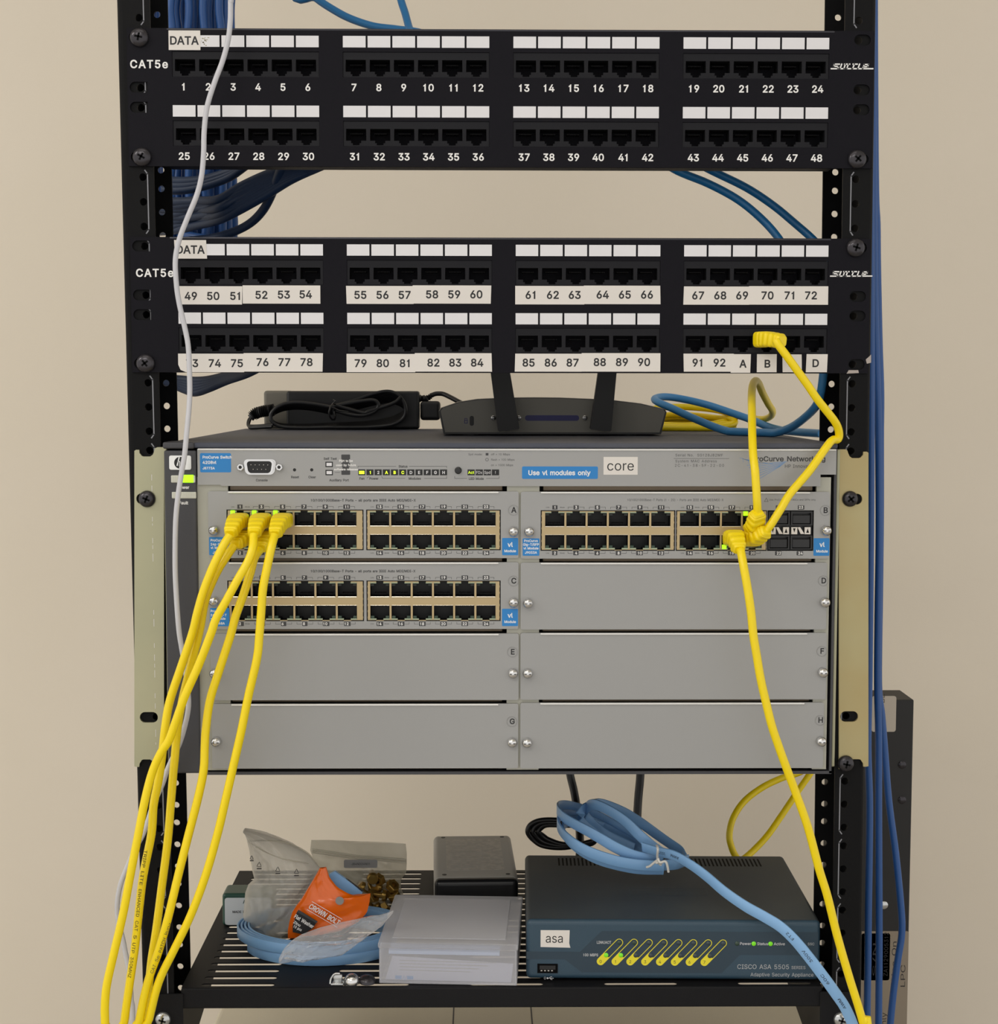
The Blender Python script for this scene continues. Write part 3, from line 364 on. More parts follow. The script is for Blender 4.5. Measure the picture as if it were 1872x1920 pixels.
    def join(s, o, off=(0, 0, 0), dm=0):
        b = len(s.v); off = Vector(off); s.v += [v+off for v in o.v]; s.f += [tuple(i+b for i in f) for f in o.f]
        s.mi += [m+dm for m in o.mi]; s.sm += o.sm
        return s
WO = {}
def setp(o, label=None, cat=None, group=None, kind=None):
    if label: o['label'] = label
    if cat: o['category'] = cat
    if group: o['group'] = group
    if kind: o['kind'] = kind
    return o
def obj(name, mb, mats, parent=None, org=None, **kw):
    """one mesh object; mb in rack millimetres; org = its own origin (default: the parent's, or the bottom centre)"""
    if not isinstance(mats, (list, tuple)): mats = [mats]
    if org is None:
        if parent is not None: org = WO[parent.name]
        else:
            xs = [v.x for v in mb.v]; ys = [v.y for v in mb.v]; zs = [v.z for v in mb.v]
            org = Vector(((min(xs)+max(xs))/2, (min(ys)+max(ys))/2, min(zs)))
    org = Vector(org)
    me = bpy.data.meshes.new(name); me.from_pydata([tuple((v-org)*.001) for v in mb.v], [], mb.f)
    for m in mats: me.materials.append(m)
    me.polygons.foreach_set('material_index', mb.mi); me.polygons.foreach_set('use_smooth', mb.sm)
    if any(mb.sm): me.set_sharp_from_angle(angle=math.radians(50))
    me.update()
    o = bpy.data.objects.new(name, me); COL.objects.link(o); WO[o.name] = org
    if parent is not None: o.parent = parent; o.location = (org-WO[parent.name])*.001
    else: o.location = org*.001+Vector((0, 0, ZO))
    return setp(o, **kw)
def thing(name, label, cat, org, group=None):
    o = bpy.data.objects.new(name, None); COL.objects.link(o); o.empty_display_size = .02
    WO[o.name] = Vector(org); o.location = Vector(org)*.001+Vector((0, 0, ZO))
    return setp(o, label, cat, group)
def dup(src, parent, d):
    """a copy of one part, moved by d millimetres"""
    c = src.copy(); COL.objects.link(c); c.parent = parent; WO[c.name] = WO[src.name]+Vector(d)
    c.location = (WO[c.name]-WO[parent.name])*.001
    return c
ORD = 'first second third fourth fifth sixth seventh eighth ninth tenth eleventh twelfth thirteenth fourteenth'.split()
# ---------------------------------------------------------------- materials
M('wall', (224, 214, 198), .9, bump=(.12, 900), var=((222, 212, 195), 3)); M('ceiling', (225, 222, 214), .95, bump=(.3, 300)); M('floor', (172, 166, 156), .9, bump=(.5, 700), var=((160, 154, 145), 40))
M('rack', (14, 14, 15), .55, spec=.12, bump=(.25, 2500)); M('rackmark', (125, 126, 132), .6)
M('panel', (19, 18, 24), .55, spec=.1, bump=(.25, 3000)); M('jackblock', (26, 26, 30), .5, spec=.15); M('edgehighlight', (60, 60, 66), .3, .5); M('jackhole', (9, 9, 10), .5); M('contact', (20, 18, 14), .5, .3)
M('white', (216, 215, 218), .6); M('tape', (214, 209, 203), .6); M('ink', (30, 29, 32), .6); M('print', (226, 225, 223), .6); M('smudge', (165, 160, 142), .8)
M('screw', (58, 56, 60), .25, .6); M('recess', (4, 4, 5), .7, spec=.1); M('chip', (165, 155, 148), .5, .3)
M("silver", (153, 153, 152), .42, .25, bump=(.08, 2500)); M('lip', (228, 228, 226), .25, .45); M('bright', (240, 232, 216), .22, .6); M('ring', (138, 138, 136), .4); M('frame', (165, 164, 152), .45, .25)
M('gold', (172, 169, 140), .42, .4, var=((166, 164, 136), 14)); M('goldright', (172, 162, 122), .42, .45, var=((168, 150, 104), 9)); M('shield', (180, 160, 122), .38, .5); M('strip', (120, 106, 88), .4, .5)
M('chrome', (215, 215, 215), .16, .95); M('trim', (58, 58, 62), .5, bump=(.2, 2500)); M('topcover', (74, 77, 88), .55, 0, spec=.25, bump=(.3, 2500), var=((80, 82, 90), 12))
M('black', (12, 12, 14), .5); M('blackplastic', (22, 22, 24), .38); M('cord', (16, 16, 18), .35)
M('bluelabel', (32, 122, 190), .5); M('logoblue', (70, 130, 190), .6); M('gray', (58, 58, 60), .6)
M('led', (150, 255, 20), .4, emit=1.6); M('ledpale', (215, 250, 40), .4, emit=1.1); M('leddim', (110, 200, 30), .3, emit=.35); M('ledoff', (50, 62, 66), .35)
M('lens', (150, 165, 140), .35); M('lensgreen', (44, 64, 52), .35); M('lensdark', (16, 22, 18), .4); M('midgray', (136, 134, 132), .6); M('lettergray', (172, 174, 176), .6); M('window', (196, 196, 184), .35)
M('yellow', (240, 212, 0), .36); M('boot', (240, 212, 2), .42); M('blue', (34, 80, 142), .42); M('teal', (14, 98, 150), .42); M('shadedblue', (18, 40, 70), .5); M('skyblue', (62, 138, 196), .42)  # darkest blue: cable blue with the panels' shade put into its colour
M('flat', (128, 172, 216), .4); M('whitecord', (192, 192, 197), .45); M('tie', (222, 218, 210), .5); M('clearplug', (196, 190, 150), .15, clear=.35)
M('asa', (42, 66, 82), .42, bump=(.25, 2600)); M('asadark', (34, 54, 68), .45); M('asayellow', (222, 208, 40), .5); M('asatop', (50, 58, 64), .5, spec=.3, bump=(.3, 2600), var=((64, 70, 72), 9))
M('routerface', (116, 114, 107), .55, bump=(.2, 2500)); M('routerblue', (34, 34, 92), .5)
M('brick', (186, 183, 176), .5, bump=(.2, 2500)); M('bricklabel', (206, 200, 190), .55, bump=(.2, 800), var=((188, 184, 175), 260)); M('adapterend', (110, 106, 96), .5)
M('frost', (218, 218, 224), .4, clear=.24); M('paper', (214, 206, 192), .7); M('card', (168, 170, 186), .7); M('cardblue', (170, 192, 228), .6); M('pinkline', (214, 176, 170), .7)
M('bag', (205, 202, 192), .22, clear=.42, coat=.3); M('zip', (196, 190, 170), .3, clear=.46); M('wrap', (220, 220, 222), .08, clear=.2, coat=.8)
M('orange', (228, 100, 4), .28, coat=.3); M('greenbox', (22, 66, 54), .35); M('boxwhite', (205, 210, 214), .5); M('brass', (150, 120, 60), .3, .8); M('steel', (190, 192, 192), .22, .9)
M('shelf', (22, 22, 24), .5, spec=.15, bump=(.25, 2500)); M('case', (196, 188, 168), .55, bump=(.2, 1500)); M('tower', (20, 19, 19), .55); M('towerlabel', (186, 176, 162), .6); M('towersheet', (140, 128, 112), .6)
G = MATS
# ================================================================ the setting
obj('floor', MB().box(-3000, 3000, -2600, 800, FL-60, FL), G['floor'], kind='structure')
obj('ceiling', MB().box(-3000, 3000, -2600, 800, 1180, 1240), G['ceiling'], kind='structure')
obj('wall_back', MB().box(-3000, 3000, 720, 800, FL, 1180), G['wall'], kind='structure')
obj('baseboard_back', MB().box(-3000, 3000, 708, 720, FL, FL+100), G['trim'], kind='structure')
for i, (lx, ly, k) in enumerate(LAMPS):
    t = thing('ceiling_light', '%s ceiling light panel in front of the rack' % ('near', 'middle', 'far left', 'far right')[i], 'ceiling light', (lx, ly, 1180), 'ceiling light panels')
    b = MB().plate(rect(-620, 620, -320, 320), [rect(-590, 590, -290, 290)], 0, 25, fr=(Vector((lx, ly, 1155)), Vector((1, 0, 0)), Vector((0, 1, 0)), Vector((0, 0, 1))))
    obj('frame', b, G['white'], t)
    lm = M('lamp', (255, 247, 232), .5, emit=LAMP_W*k)
    lm.node_tree.nodes['Principled BSDF'].inputs['Emission Color'].default_value = LAMP_COL+(1,)
    obj('diffuser', MB().box(lx-590, lx+590, ly-290, ly+290, 1160, 1166), lm, t)
# ================================================================ rack posts
HZ = []                                     # rack hole pattern, 3 holes per unit
for n in range(-9, 30):
    for k in (6.35, 22.225, 38.1): HZ.append(-44.45*n-k)
rack = thing('equipment_rack', 'black steel two-post equipment rack with punched posts', 'rack', (0, 30, FL))
def post(sgn):
    o0 = -247.0 if sgn < 0 else 244.8; i0 = -225.3 if sgn < 0 else 224.2
    def sh(z): return (0.0095*-z-1.2) if sgn < 0 else (.0045*-z-.6)
    hs = sh if sgn < 0 else (lambda z: 0)
    zt, zb = 400, FL; hx = -232.55 if sgn < 0 else 232.55
    b = MB()
    # front flange in pieces of one rack unit so that every hole is a real hole
    edges = [zt]+[-44.45*n for n in range(-9, 33) if zb < -44.45*n < zt]+[zb]
    edges = sorted(set(edges), reverse=True)
    for za, zc in zip(edges, edges[1:]):
        oc = lambda z: o0+sh(z)-sgn*4.0; ic = lambda z: i0+sh(z)
        q = [(oc(zc), zc), (ic(zc), zc), (ic(za), za), (oc(za), za)]
        if sgn > 0: q = [(ic(zc), zc), (oc(zc), zc), (oc(za), za), (ic(za), za)]
        hl = [circ(hx+hs(z), z, 2.45, 16) for z in HZ if zc+2.6 < z < za-2.6]
        b.plate(q, hl, 0, 2)
        # rear flange with the same row of holes; the web joining the two flanges is on the outer side
        xo_ = lambda z: o0+sh(z)
        q = [(xo_(zc), zc), (ic(zc), zc), (ic(za), za), (xo_(za), za)]
        if sgn > 0: q = [(ic(zc), zc), (xo_(zc), zc), (xo_(za), za), (ic(za), za)]
        b.plate(q, [circ(hx+hs(z), z, 2.3, 16) for z in HZ if zc+2.6 < z < za-2.6], 61, 63)
    # rounded outer edge of the flange and the return lip
    for k in range(4):
        a0, a1 = math.radians(90*k/4), math.radians(90*(k+1)/4)
        r = 4.0
        def P(a, z, rr): return (o0+sh(z)-sgn*r+sgn*rr*math.sin(a), r-rr*math.cos(a), z)
        v = [P(a0, zt, r), P(a1, zt, r), P(a1, zb, r), P(a0, zb, r), P(a0, zt, r-2), P(a1, zt, r-2), P(a1, zb, r-2), P(a0, zb, r-2)]
        b.add(v, [(0, 1, 2, 3), (7, 6, 5, 4)], 0, True)
    xo, xb = o0+sh(zt), o0+sh(zb)
    b.add([(xo, 4, zt), (xo-sgn*2, 4, zt), (xb-sgn*2, 4, zb), (xb, 4, zb), (xo, 62, zt), (xo-sgn*2, 62, zt), (xb-sgn*2, 62, zb), (xb, 62, zb)],
          [(0, 4, 7, 3), (1, 2, 6, 5), (4, 5, 6, 7)])
    p = obj('post', b, G['rack'], rack)
    m = MB(); mx = -229.4 if sgn < 0 else 229.4
    for n in range(-3, 21):
        a, c = -44.45*n-2.0, -44.45*(n+1)+2.0
        d = hs(a); d2 = hs(c)
        m.strip([(mx+d+sgn*1.6, a), (mx+d, a-2.2), (mx+d2, c+2.2), (mx+d2+sgn*1.6, c)], .75, -.06)
    obj('unit_marks', m, G['rackmark'], p)
    return p
post(-1); post(1)
for x in (-235, 235):
    obj('floor_foot', MB().rbox(x-45, x+45, -150, 250, FL, FL+8, 2), G['rack'], rack)
# ================================================================ fasteners
def pan_head(r=6.2, h=3.9):
    b = MB(); prof = [(r*.96, 0), (r, .5)]
    for i in range(1, 8):
        a = math.radians(90*i/8); prof.append((r*math.cos(a)**.8, .5+(h-.5)*math.sin(a)))
    prof.append((r*.18, h)); b.lathe(prof, (0, 0, 0), n=28)
    for sx, sz in ((2.5, .62), (.62, 2.5)): b.box(-sx, sx, -h-.12, -h+.9, -sz, sz, 1)
    return b
def add_screw(parent, x, z, y, name='mounting_screw', rot=0.0, mats=None, r=6.2, h=3.9):
    b = pan_head(r, h).rot((0, 0, 0), rot, 'Y').shift((x, y, z))
    return obj(name, b, mats or [G['screw'], G['recess']], parent, (x, y, z))
# ================================================================ patch panels
def stroke(m, pts, w, y, mi=0, f=None):
    m.strip([f(p) for p in pts] if f else pts, w, y, mi)
LOGO = [[(300, 605), (490, 605), (512, 540), (372, 530), (388, 472), (540, 472)], [(605, 472), (558, 605), (672, 605), (712, 472)],
        [(690, 472), (900, 472)], [(800, 472), (756, 605), (862, 605)], [(880, 472), (1062, 472)], [(975, 472), (926, 605), (1030, 605)],
        [(1130, 472), (1080, 605), (1172, 605)], [(1255, 552), (1368, 545), (1385, 482), (1266, 482), (1222, 605), (1515, 605)]]
def logo_pt(p): q = at(1540+p[0]/15.6, 90+p[1]/15.6, -1.7); return (q.x, q.z)
def jack_shape(): return [(-6.5, 0), (6.5, 0), (6.6, -4), (6.6, -7.6), (3.3, -7.6), (3.3, -9.2), (2.2, -9.2), (2.2, -10.5), (-2.2, -10.5), (-2.2, -9.2), (-3.3, -9.2), (-3.3, -7.6), (-6.6, -7.6), (-6.6, -4)]
def jack_mesh():
    b = MB(); s = jack_shape()[::-1]; n = len(s)
    v = [(x, .05, z) for x, z in s]+[(x, 13, z) for x, z in s]
    b.add(v, [(i, (i+1) % n, (i+1) % n+n, i+n) for i in range(n)]); b.add([(x, 13, z) for x, z in s], [tuple(range(n))])
    for i in range(8): b.box(-3.9+i*1.02, -3.5+i*1.02, 3, 12.5, -2.6, -2.1, 1)
    return b
def slot(xa, xb, z, side, r=3.5):
    return rrect(xa, xb, z-r, z+r, r-.05, 6, (0, 1, 1, 0) if side < 0 else (1, 1, 1, 1))
def patch_panel(zt, xs, label, first):
    t = thing('patch_bay', label, 'patch panel', (0, 0, zt-88.4), 'patch panels of the rack')
    holes = []
    for k in (-6.35, -38.1, -50.8, -82.55):
        holes.append(slot(-240, -228.6, zt+k, -1)); holes.append(slot(229.4, 240.2, zt+k, 1))
    rows = ((zt-15.1, zt-31.3), (zt-59.1, zt-75.3)); gx = [xs-212.5+110.3*g for g in range(4)]
    for x in gx:
        for a, c in rows: holes.append(rect(x, x+94.9, c, a))
    f = MB().plate(rect(-241.4, 242.6, zt-88.4, zt-.5), holes, -1.6, 0)
    f.rbox(-216, 217, -1.7, 14, zt-1.9, zt-.35, .7, 3, 1); f.box(-216, 217, -1.5, 14, zt-88.4, zt-87)  # top fold in a paler metal, an overhead highlight painted along the bend
    f.box(-214, 215, 0, 2, zt-14, zt-3); f.box(-214, 215, 13.2, 14, zt-87, zt-2)
    obj('face_plate', f, [G['panel'], G['edgehighlight']], t)
    blk = None; jm = None
    for x in gx:
        for a, c in rows:
            hl = [[(8.3+15.62*k+p, -4.9+q) for p, q in jack_shape()] for k in range(6)]
            if blk is None:
                b = MB().plate(rect(.15, 94.75, -16.05, -.15), hl, -1.0, 1.6)
                o = blk = obj('port_block', b.shift((x, 0, a)), G['jackblock'], t, (x, 0, a)); B0 = Vector((x, 0, a))
                jm = obj('port', jack_mesh().shift((x+8.3, -1.0+2.6, a-4.9)), [G['jackhole'], G['contact']], o, (x+8.3, 1.6, a-4.9)); J0 = Vector((x+8.3, 1.6, a-4.9))
                ks = range(1, 6)
            else:
                o = dup(blk, t, Vector((x, 0, a))-B0); ks = range(6)
            for k in ks: dup(jm, o, Vector((x+8.3+15.62*k, 1.6, a-4.9))-J0)
    lab = None
    for x in gx:
        for zz in (zt-5.0, zt-49.4):
            for k in range(6):
                p = Vector((x+.1+16.0*k, -1.6, zz))
                if lab is None:
                    lab = obj('write_on_label', MB().box(0, 14.7, -.08, 0, -7.3, 0).shift(p), G['white'], t, p); L0 = p
                else: dup(lab, t, p-L0)
    return t
p1 = patch_panel(0, 0, 'upper patch panel, white port numbers 1 to 48 printed on it', True)
p2 = patch_panel(-133.35, 1.8, 'lower patch panel, port numbers 49 to 92 on paper tape', False)
n = 1
for zr in (-37.7, -81.9):
    for g in range(4):
        for k in range(6):
            x = -205.4+110.35*g+16.1*k
            obj('port_number', MB().text(str(n), x, zr, -1.68, 4.4, bold=.022), G['print'], p1); n += 1
def brand(panel, d, zc):
    b = MB()
    for s in LOGO: stroke(b, s, .84, -1.69, 0, logo_pt)
    obj('brand_logo', b.shift(d), G['print'], panel)
brand(p1, (0, 0, 0), 0); a_, b_ = at(1597, 125, -1.7), at(1595.5, 514, -1.7); brand(p2, (b_.x-a_.x, 0, b_.z-a_.z), 0)
for pn, (u0, u1, v) in ((p1, (244, 315, 120)), (p2, (255, 325.5, 511.5))):
    a, b = at(u0, v, -1.7), at(u1, v, -1.7)
    obj('category_marking', MB().text('CAT5e', a.x, a.z, -1.68, 4.9, al='L', bold=.05, w=b.x-a.x, sp=1.15), G['print'], pn)
for x, z, r in ((-233.2, -6.6, .2), (-232.6, -82.6, .5)): add_screw(p1, x, z, -1.6, rot=r)
add_screw(p1, 232.6, -82.6, -1.6, rot=.7)
add_screw(p2, -232.4, -215.9, -1.6, rot=.9); add_screw(p2, 232.7, -139.8, -1.6, rot=.3)
def sticker(parent, u0, v0, u1, v1, txt=(), name='number_tape', y=-1.75, th=.12, mats=None, skew=0.0, corner=0, lab=None, h=4.85, bold=.012):
    """a paper sticker on the plate between two picture corners; txt = [(string, u, v)]"""
    a, b = at(u0, v0, y), at(u1, v1, y); x0, x1, z1, z0 = a.x, b.x, a.z, b.z
    q = [(x0+skew, z0), (x1+skew, z0), (x1, z1), (x0, z1)]
    if corner: q = [(x0+corner, z0), (x1, z0), (x1, z1), (x0, z1), (x0, z0+corner), (x0+corner*.3, z0+corner*.3)]
    m = MB().plate(q, (), y-th, y+.14)
    for s, u, v in txt:
        p = at(u, v, y); m.text(s, p.x, p.z, y-th-.03, h, 1, bold=bold)
    return obj(name, m, mats or [G['tape'], G['ink']], parent)
sticker(p1, 316, 57, 376, 94, [('DATA', 346, 76)], 'data_label', h=5.0, bold=.01)
sticker(p2, 326.5, 450, 387, 485, [('DATA', 357.5, 468)], 'data_label', h=5.0, bold=.01, skew=.5)
b = MB(); a = at(377, 69, -1.7)
for i in range(14): x = a.x+random.random()*4.2; z = a.z-random.random()*5.5; b.box(x, x+.5+random.random()*.9, -1.71, -1.68, z-.4-random.random()*.5, z)
obj('smudge', b, G['smudge'], p1)
R1 = [(334, 536.5, 455, 571, [('49', 358, 555), ('50', 400, 555), ('51', 441, 555)], 477), (455, 535, 601, 569.5, [('52', 490.5, 553), ('53', 532.5, 552.5), ('54', 573.5, 552)], 0),
      (649, 536, 775, 570, [('55', 676, 553), ('56', 717.5, 553), ('57', 759, 553)], 0), (774, 535, 921.5, 569.5, [('58', 810.5, 552), ('59', 852, 552), ('60', 893.5, 552)], 0),
      (966.5, 536, 1096, 571, [('61', 995, 553), ('62', 1037, 553), ('63', 1078, 553)], 0), (1095, 535.5, 1238, 570.5, [('64', 1130.5, 552.5), ('65', 1172, 552.5), ('66', 1213.5, 552.5)], 0),
      (1283, 537, 1406, 571.5, [('67', 1309.5, 554), ('68', 1351, 554), ('69', 1392, 554)], 0), (1405, 536.5, 1553, 571.5, [('70', 1439.5, 554), ('71', 1480.5, 554), ('72', 1521, 554)], 0),
      (334, 663, 458, 698, [('73', 360.5, 681), ('74', 403, 681), ('75', 444.5, 681)], 0), (457, 662, 606, 697, [('76', 492.5, 679), ('77', 533.5, 679), ('78', 575, 679)], 0),
      (650, 663.5, 779, 698, [('79', 676.5, 681), ('80', 718, 681), ('81', 759, 681)], 0), (778, 662, 922, 697, [('82', 813, 680), ('83', 854, 680), ('84', 895, 680)], 0),
      (966.5, 663, 1092, 697, [('85', 991.5, 680), ('86', 1033, 680), ('87', 1074, 680)], 0), (1091, 662, 1238.5, 697, [('88', 1125, 679), ('89', 1166.5, 679), ('90', 1208, 679)], 0),
      (1282, 663, 1376, 697, [('91', 1308, 680), ('92', 1349.5, 680)], 0), (1372, 664, 1408, 699, [('A', 1393.5, 682)], 0),
      (1420, 664, 1456.5, 698, [('B', 1439.5, 682)], 0), (1467.5, 664.5, 1503, 698, [('C', 1485, 682)], 0), (1513, 664, 1552, 698, [('D', 1530, 681)], 0)]
for i, (u0, v0, u1, v1, tx, _) in enumerate(R1):
    sticker(p2, u0, v0, u1, v1, tx, th=.12+.12*(i % 2), corner=5 if i == 8 else 0, skew=.35*((i % 3)-1))
b = MB(); pts = [(1612, 693), (1624, 668), (1634, 664), (1632, 680), (1620, 684)]
b.plate([(at(u, v, -1.7).x, at(u, v, -1.7).z) for u, v in [(1624, 674), (1631, 668), (1634, 664.5), (1634, 680), (1626, 682)]][::-1], (), -1.68, -1.6)
b.plate([(at(u, v, -1.7).x, at(u, v, -1.7).z) for u, v in [(1588, 700.5), (1592, 694), (1610, 694), (1611, 699.5)]][::-1], (), -1.68, -1.6)
obj('paint_chips', b, G['chip'], p2)
# ================================================================ modular network switch
sw = thing('network_switch', 'grey modular network switch with eight slots, lettered A to H', 'network switch', (0, 170, -488.4))
SY = -10.0                                   # front plane of the modules
def X(u, v=960, y=SY): return at(u, v, y).x
def Z(v, u=936, y=SY): return at(u, v, y).z
b = MB().box(-219.5, 221.5, 12, 350, -488.4, -269); obj('chassis', b, G['black'], sw)
b = MB().rbox(-219.8, 221.8, -9.5, 350, -271.0, -267.6, 1.1, 3)
obj('top_cover', b, G['topcover'], sw)
b = MB().box(220, 221.6, -8, 12, -488, -271.2).box(-198, 221.6, -8, 12, -488.4, -486.4).box(-198, 221, 3, 12, -487, -484.8)
obj('side_wall', b, G['trim'], sw)
# silver frame behind the modules: three uprights and the cross pieces between the slots
FX = [(-199.5, X(427)), (X(951), X(1012)), (X(1532), X(1559))]
b = MB()
for x0, x1 in FX: obj('frame_upright', MB().box(x0, x1, -8, -4, -485.2, -290), G['frame'], sw)
b = MB()
for v0, v1 in ((911.5, 920), (1048, 1053.5), (1181, 1185.5), (1313.5, 1318), (1440.5, 1444.5)):
    for u0, u1 in ((428, 943), (1019, 1528)):
        b.rbox(X(u0), X(u1), -3.5, -1, Z(v1)-.6, Z(v0), .5, 2)
obj('card_rail', b, G['strip'], sw)
# dark trim strip on the left with badge and two indicator windows
xl, xr = X(309), X(369.5)
b = MB().rbox(xl, xr, SY-.6, 12, -486.8, Z(845), 1.2, 3); b.rbox(xl-.6, X(366), SY-1.2, 14, Z(842), Z(829.5), 1.2, 3)
tr = obj('left_trim', b, G['trim'], sw)
b = MB().plate(rrect(X(319.5), X(360.5), Z(881), Z(854.5), 1.2), (), SY-1.5, SY)
cx, cz = X(340), Z(868); b.plate(circ(cx, cz, 3.9, 28), (), SY-1.56, SY-1.4, 1)
for pts in ([(-1.9, -1.6), (-.6, 3.4)], [(-1.1, .6), (.2, .9), (-.4, -1.8)], [(.7, .9), (-.3, -3.4)], [(.6, .9), (1.9, .9), (1.4, -1.3), (.1, -1.3)]):
    b.strip([(cx+p, cz+q) for p, q in pts], .75, SY-1.6, 0)
obj('badge', b, [G['lip'], G['black']], tr)
for nm, u0, u1, v0, v1, lit in (('power_light', 322, 367.5, 891.5, 905.5, 1), ('fault_light', 323, 369, 922.5, 935, 0)):
    b = MB().rbox(X(u0), X(u1), SY-1.1, SY, Z(v1), Z(v0), .6, 2, 0)
    for i in range(9): b.box(X(u0)+1+i*1.6, X(u0)+1.5+i*1.6, SY-1.25, SY-1, Z(v1)+.5, Z(v0)-.5, 0)
    if lit: b.rbox(X(344), X(364.5), SY-1.35, SY, Z(v1)+.1, Z(v0)+.3, .4, 2, 1)
    obj(nm, b, [G['window'], G['led']], tr)
for s, v in (('Power', 914), ('Fault', 943)): obj('lettering', MB().text(s, X(345), Z(v), SY-.65, 1.9, bold=.01), G['print'], tr)
# mounting ears
def ear(sgn):
    if sgn < 0: uo, ui, n0, n1 = 252, 307.5, 261, 288.5
    else: uo, ui, n0, n1 = 1629, 1573.5, 1619.5, 1591.5
    y = -2.0; f = lambda u, v: (at(u, v, y).x, at(u, v, y).z)
    tl, nt, bl = (843.5, 856, 1438) if sgn < 0 else (847, 859, 1437.5)
    ti, bi = (838.5, 1443) if sgn < 0 else (842.5, 1442)
    def notch(vt, vb, top):
        k = 1 if top else -1; r = 6
        return [(n0, vt+0*k), (n0+(n1-n0)*.02, vt+k*6), (n0+(n1-n0)*.18, vb-k*1), (n0+(n1-n0)*.3, vb), (n0+(n1-n0)*.75, vb), (n0+(n1-n0)*.93, vb-k*3.5), (n1, vb-k*8)]
    pts = [(uo, bl-1), (uo, tl+2), (uo+(n0-uo)*.3, tl)]+notch(tl, nt, True)+[(n1+(ui-n1)*.12, ti+2), (n1+(ui-n1)*.35, ti), (ui, ti), (ui, bi), (n1+(ui-n1)*.3, bi)]
    pts += notch(bl, bl-14, False)[::-1]+[(uo+(n0-uo)*.4, bl)]
    out = [f(u, v) for u, v in pts]
    sx = -234.0 if sgn < 0 else 234.2
    b = MB().plate(out, [rrect(sx-6, sx+6, z-3.6, z+3.6, 3.5, 6) for z in (-304.8, -450.85)], -2, 0)
    xi = f(ui, 900)[0]; b.rbox(min(xi, xi-sgn*1.8), max(xi, xi-sgn*1.8)+.6, -2.5, 12, -485, f(ui, ti)[1], .8, 3, 1)
    pe = obj('mounting_ear', b, [G['gold'] if sgn < 0 else G['goldright'], G['gold']], sw)
    if sgn < 0:
        m = MB(); rq = random.Random(2); z = -277
        while z > -470:
            l = rq.uniform(1, 5)
            if rq.random() < .75: m.strip([(-229.6, z), (-229.6, z-l)], .28, -2.05)
            z -= l+rq.uniform(1.5, 5)
        obj('scribe_line', m, G['white'], pe)
ear(-1); ear(1)
add_screw(sw, -232.8, -304.9, -2, rot=.4, r=5.6); add_screw(sw, 232.0, -304.6, -2, rot=.9, r=5.3); add_screw(sw, 232.4, -482.7, -2, rot=.2, r=5.6)
# ---- upper face strip
fx0, fx1 = X(371.5), X(1567)
b = MB().plate([(fx0, Z(909, 400)), (X(415), Z(909, 415)), (X(415), Z(911.5)), (X(1538), Z(911.5)), (X(1538), Z(889.5)), (fx1, Z(889.5)), (fx1, Z(844)), (fx0, Z(842, 400))], (), SY, -4)
b.rbox(fx0, fx1, SY-.9, -4, Z(845.2), Z(841.2), .9, 3, 1)  # near-white top bend: overhead highlight put into its colour
strip = obj('face_strip', b, [G['silver'], G['lip']], sw)
def T(m, s, u, v, h, mi=0, al='C', y=SY-.05, **k): p = at(u, v, y); m.text(s, p.x, p.z, y, h, mi, al, **k)
def lab(parent, name, u0, v0, u1, v1, txt, mats, r=.9, y=SY-.05):
    """printed label: txt = [(string, u, v, cap height, align, bold)]"""
    m = MB().plate(rrect(X(u0), X(u1), Z(v1), Z(v0), r), (), y-.06, y+.05)
    for s, u, v, h, al, bo in txt: T(m, s, u, v, h, 1, al, y-.09, bold=bo)
    return obj(name, m, mats, parent)
lab(strip, 'model_label', 376.5, 850, 434.5, 886, [('ProCurve Switch', 380, 857.2, 1.75, 'L', .01), ('4208vl', 380, 867, 1.9, 'L', .01), ('J8773A', 380, 877.8, 1.5, 'L', .01)], [G['bluelabel'], G['print']])
# nine pin console socket
c = at(487.7, 875.5, SY); m = MB()
def dshape(w, h, r): return [(x+(.9 if False else 0), z) for x, z in rrect(-w, w, -h, h, r, 5)]
def dsub(k, r):
    q = rrect(-8.4*k, 8.4*k, -4.2*k, 4.2*k, r, 5); return [(c.x+x*(1+.018*z/k), c.z+z) for x, z in q]
m.plate(dsub(1.09, 2.6), [dsub(.93, 2.2)], SY-3.2, SY); m.plate(dsub(1.2, 2.9), [dsub(1.0, 2.4)], SY-.8, SY)
m.plate(dsub(.94, 2.2), (), SY-2.2, SY, 1)
for i in range(5): m.lathe([(.35, 0), (.35, .7), (.1, .9)], (c.x-5.5+i*2.75, SY-2.2, c.z+1.45), n=8, mi=0)
for i in range(4): m.lathe([(.35, 0), (.35, .7), (.1, .9)], (c.x-4.1+i*2.75, SY-2.2, c.z-1.45), n=8, mi=0)
obj('console_socket', m, [G['chrome'], G['black']], strip)
for u in (451.7, 524.3):
    p = at(u, 875.7, SY); m = MB().lathe([(2.6, 0), (2.6, 2.2), (2.2, 2.8), (1.2, 2.8), (1.2, 1.2)], (p.x, SY, p.z), n=6, sm=False); m.lathe([(1.2, 0), (1.2, 2.5)], (p.x, SY, p.z), n=12, mi=1)
    obj('jack_post', m, [G['chrome'], G['black']], strip)
m = MB()
for u in (552.5, 584.7): p = at(u, 881, SY); m.plate(circ(p.x, p.z, 1.05, 16), (), SY-.05, SY+.1)
obj('pin_hole', m, G['black'], strip)
p = at(859.5, 882, SY); m = MB().lathe([(2.35, 0), (2.35, .6), (1.9, .8), (1.9, 2.2), (1.6, 2.7), (.2, 2.9)], (p.x, SY, p.z), n=24)
obj('mode_button', m, G['blackplastic'], strip)
m = MB()                                   # printed lettering of the strip
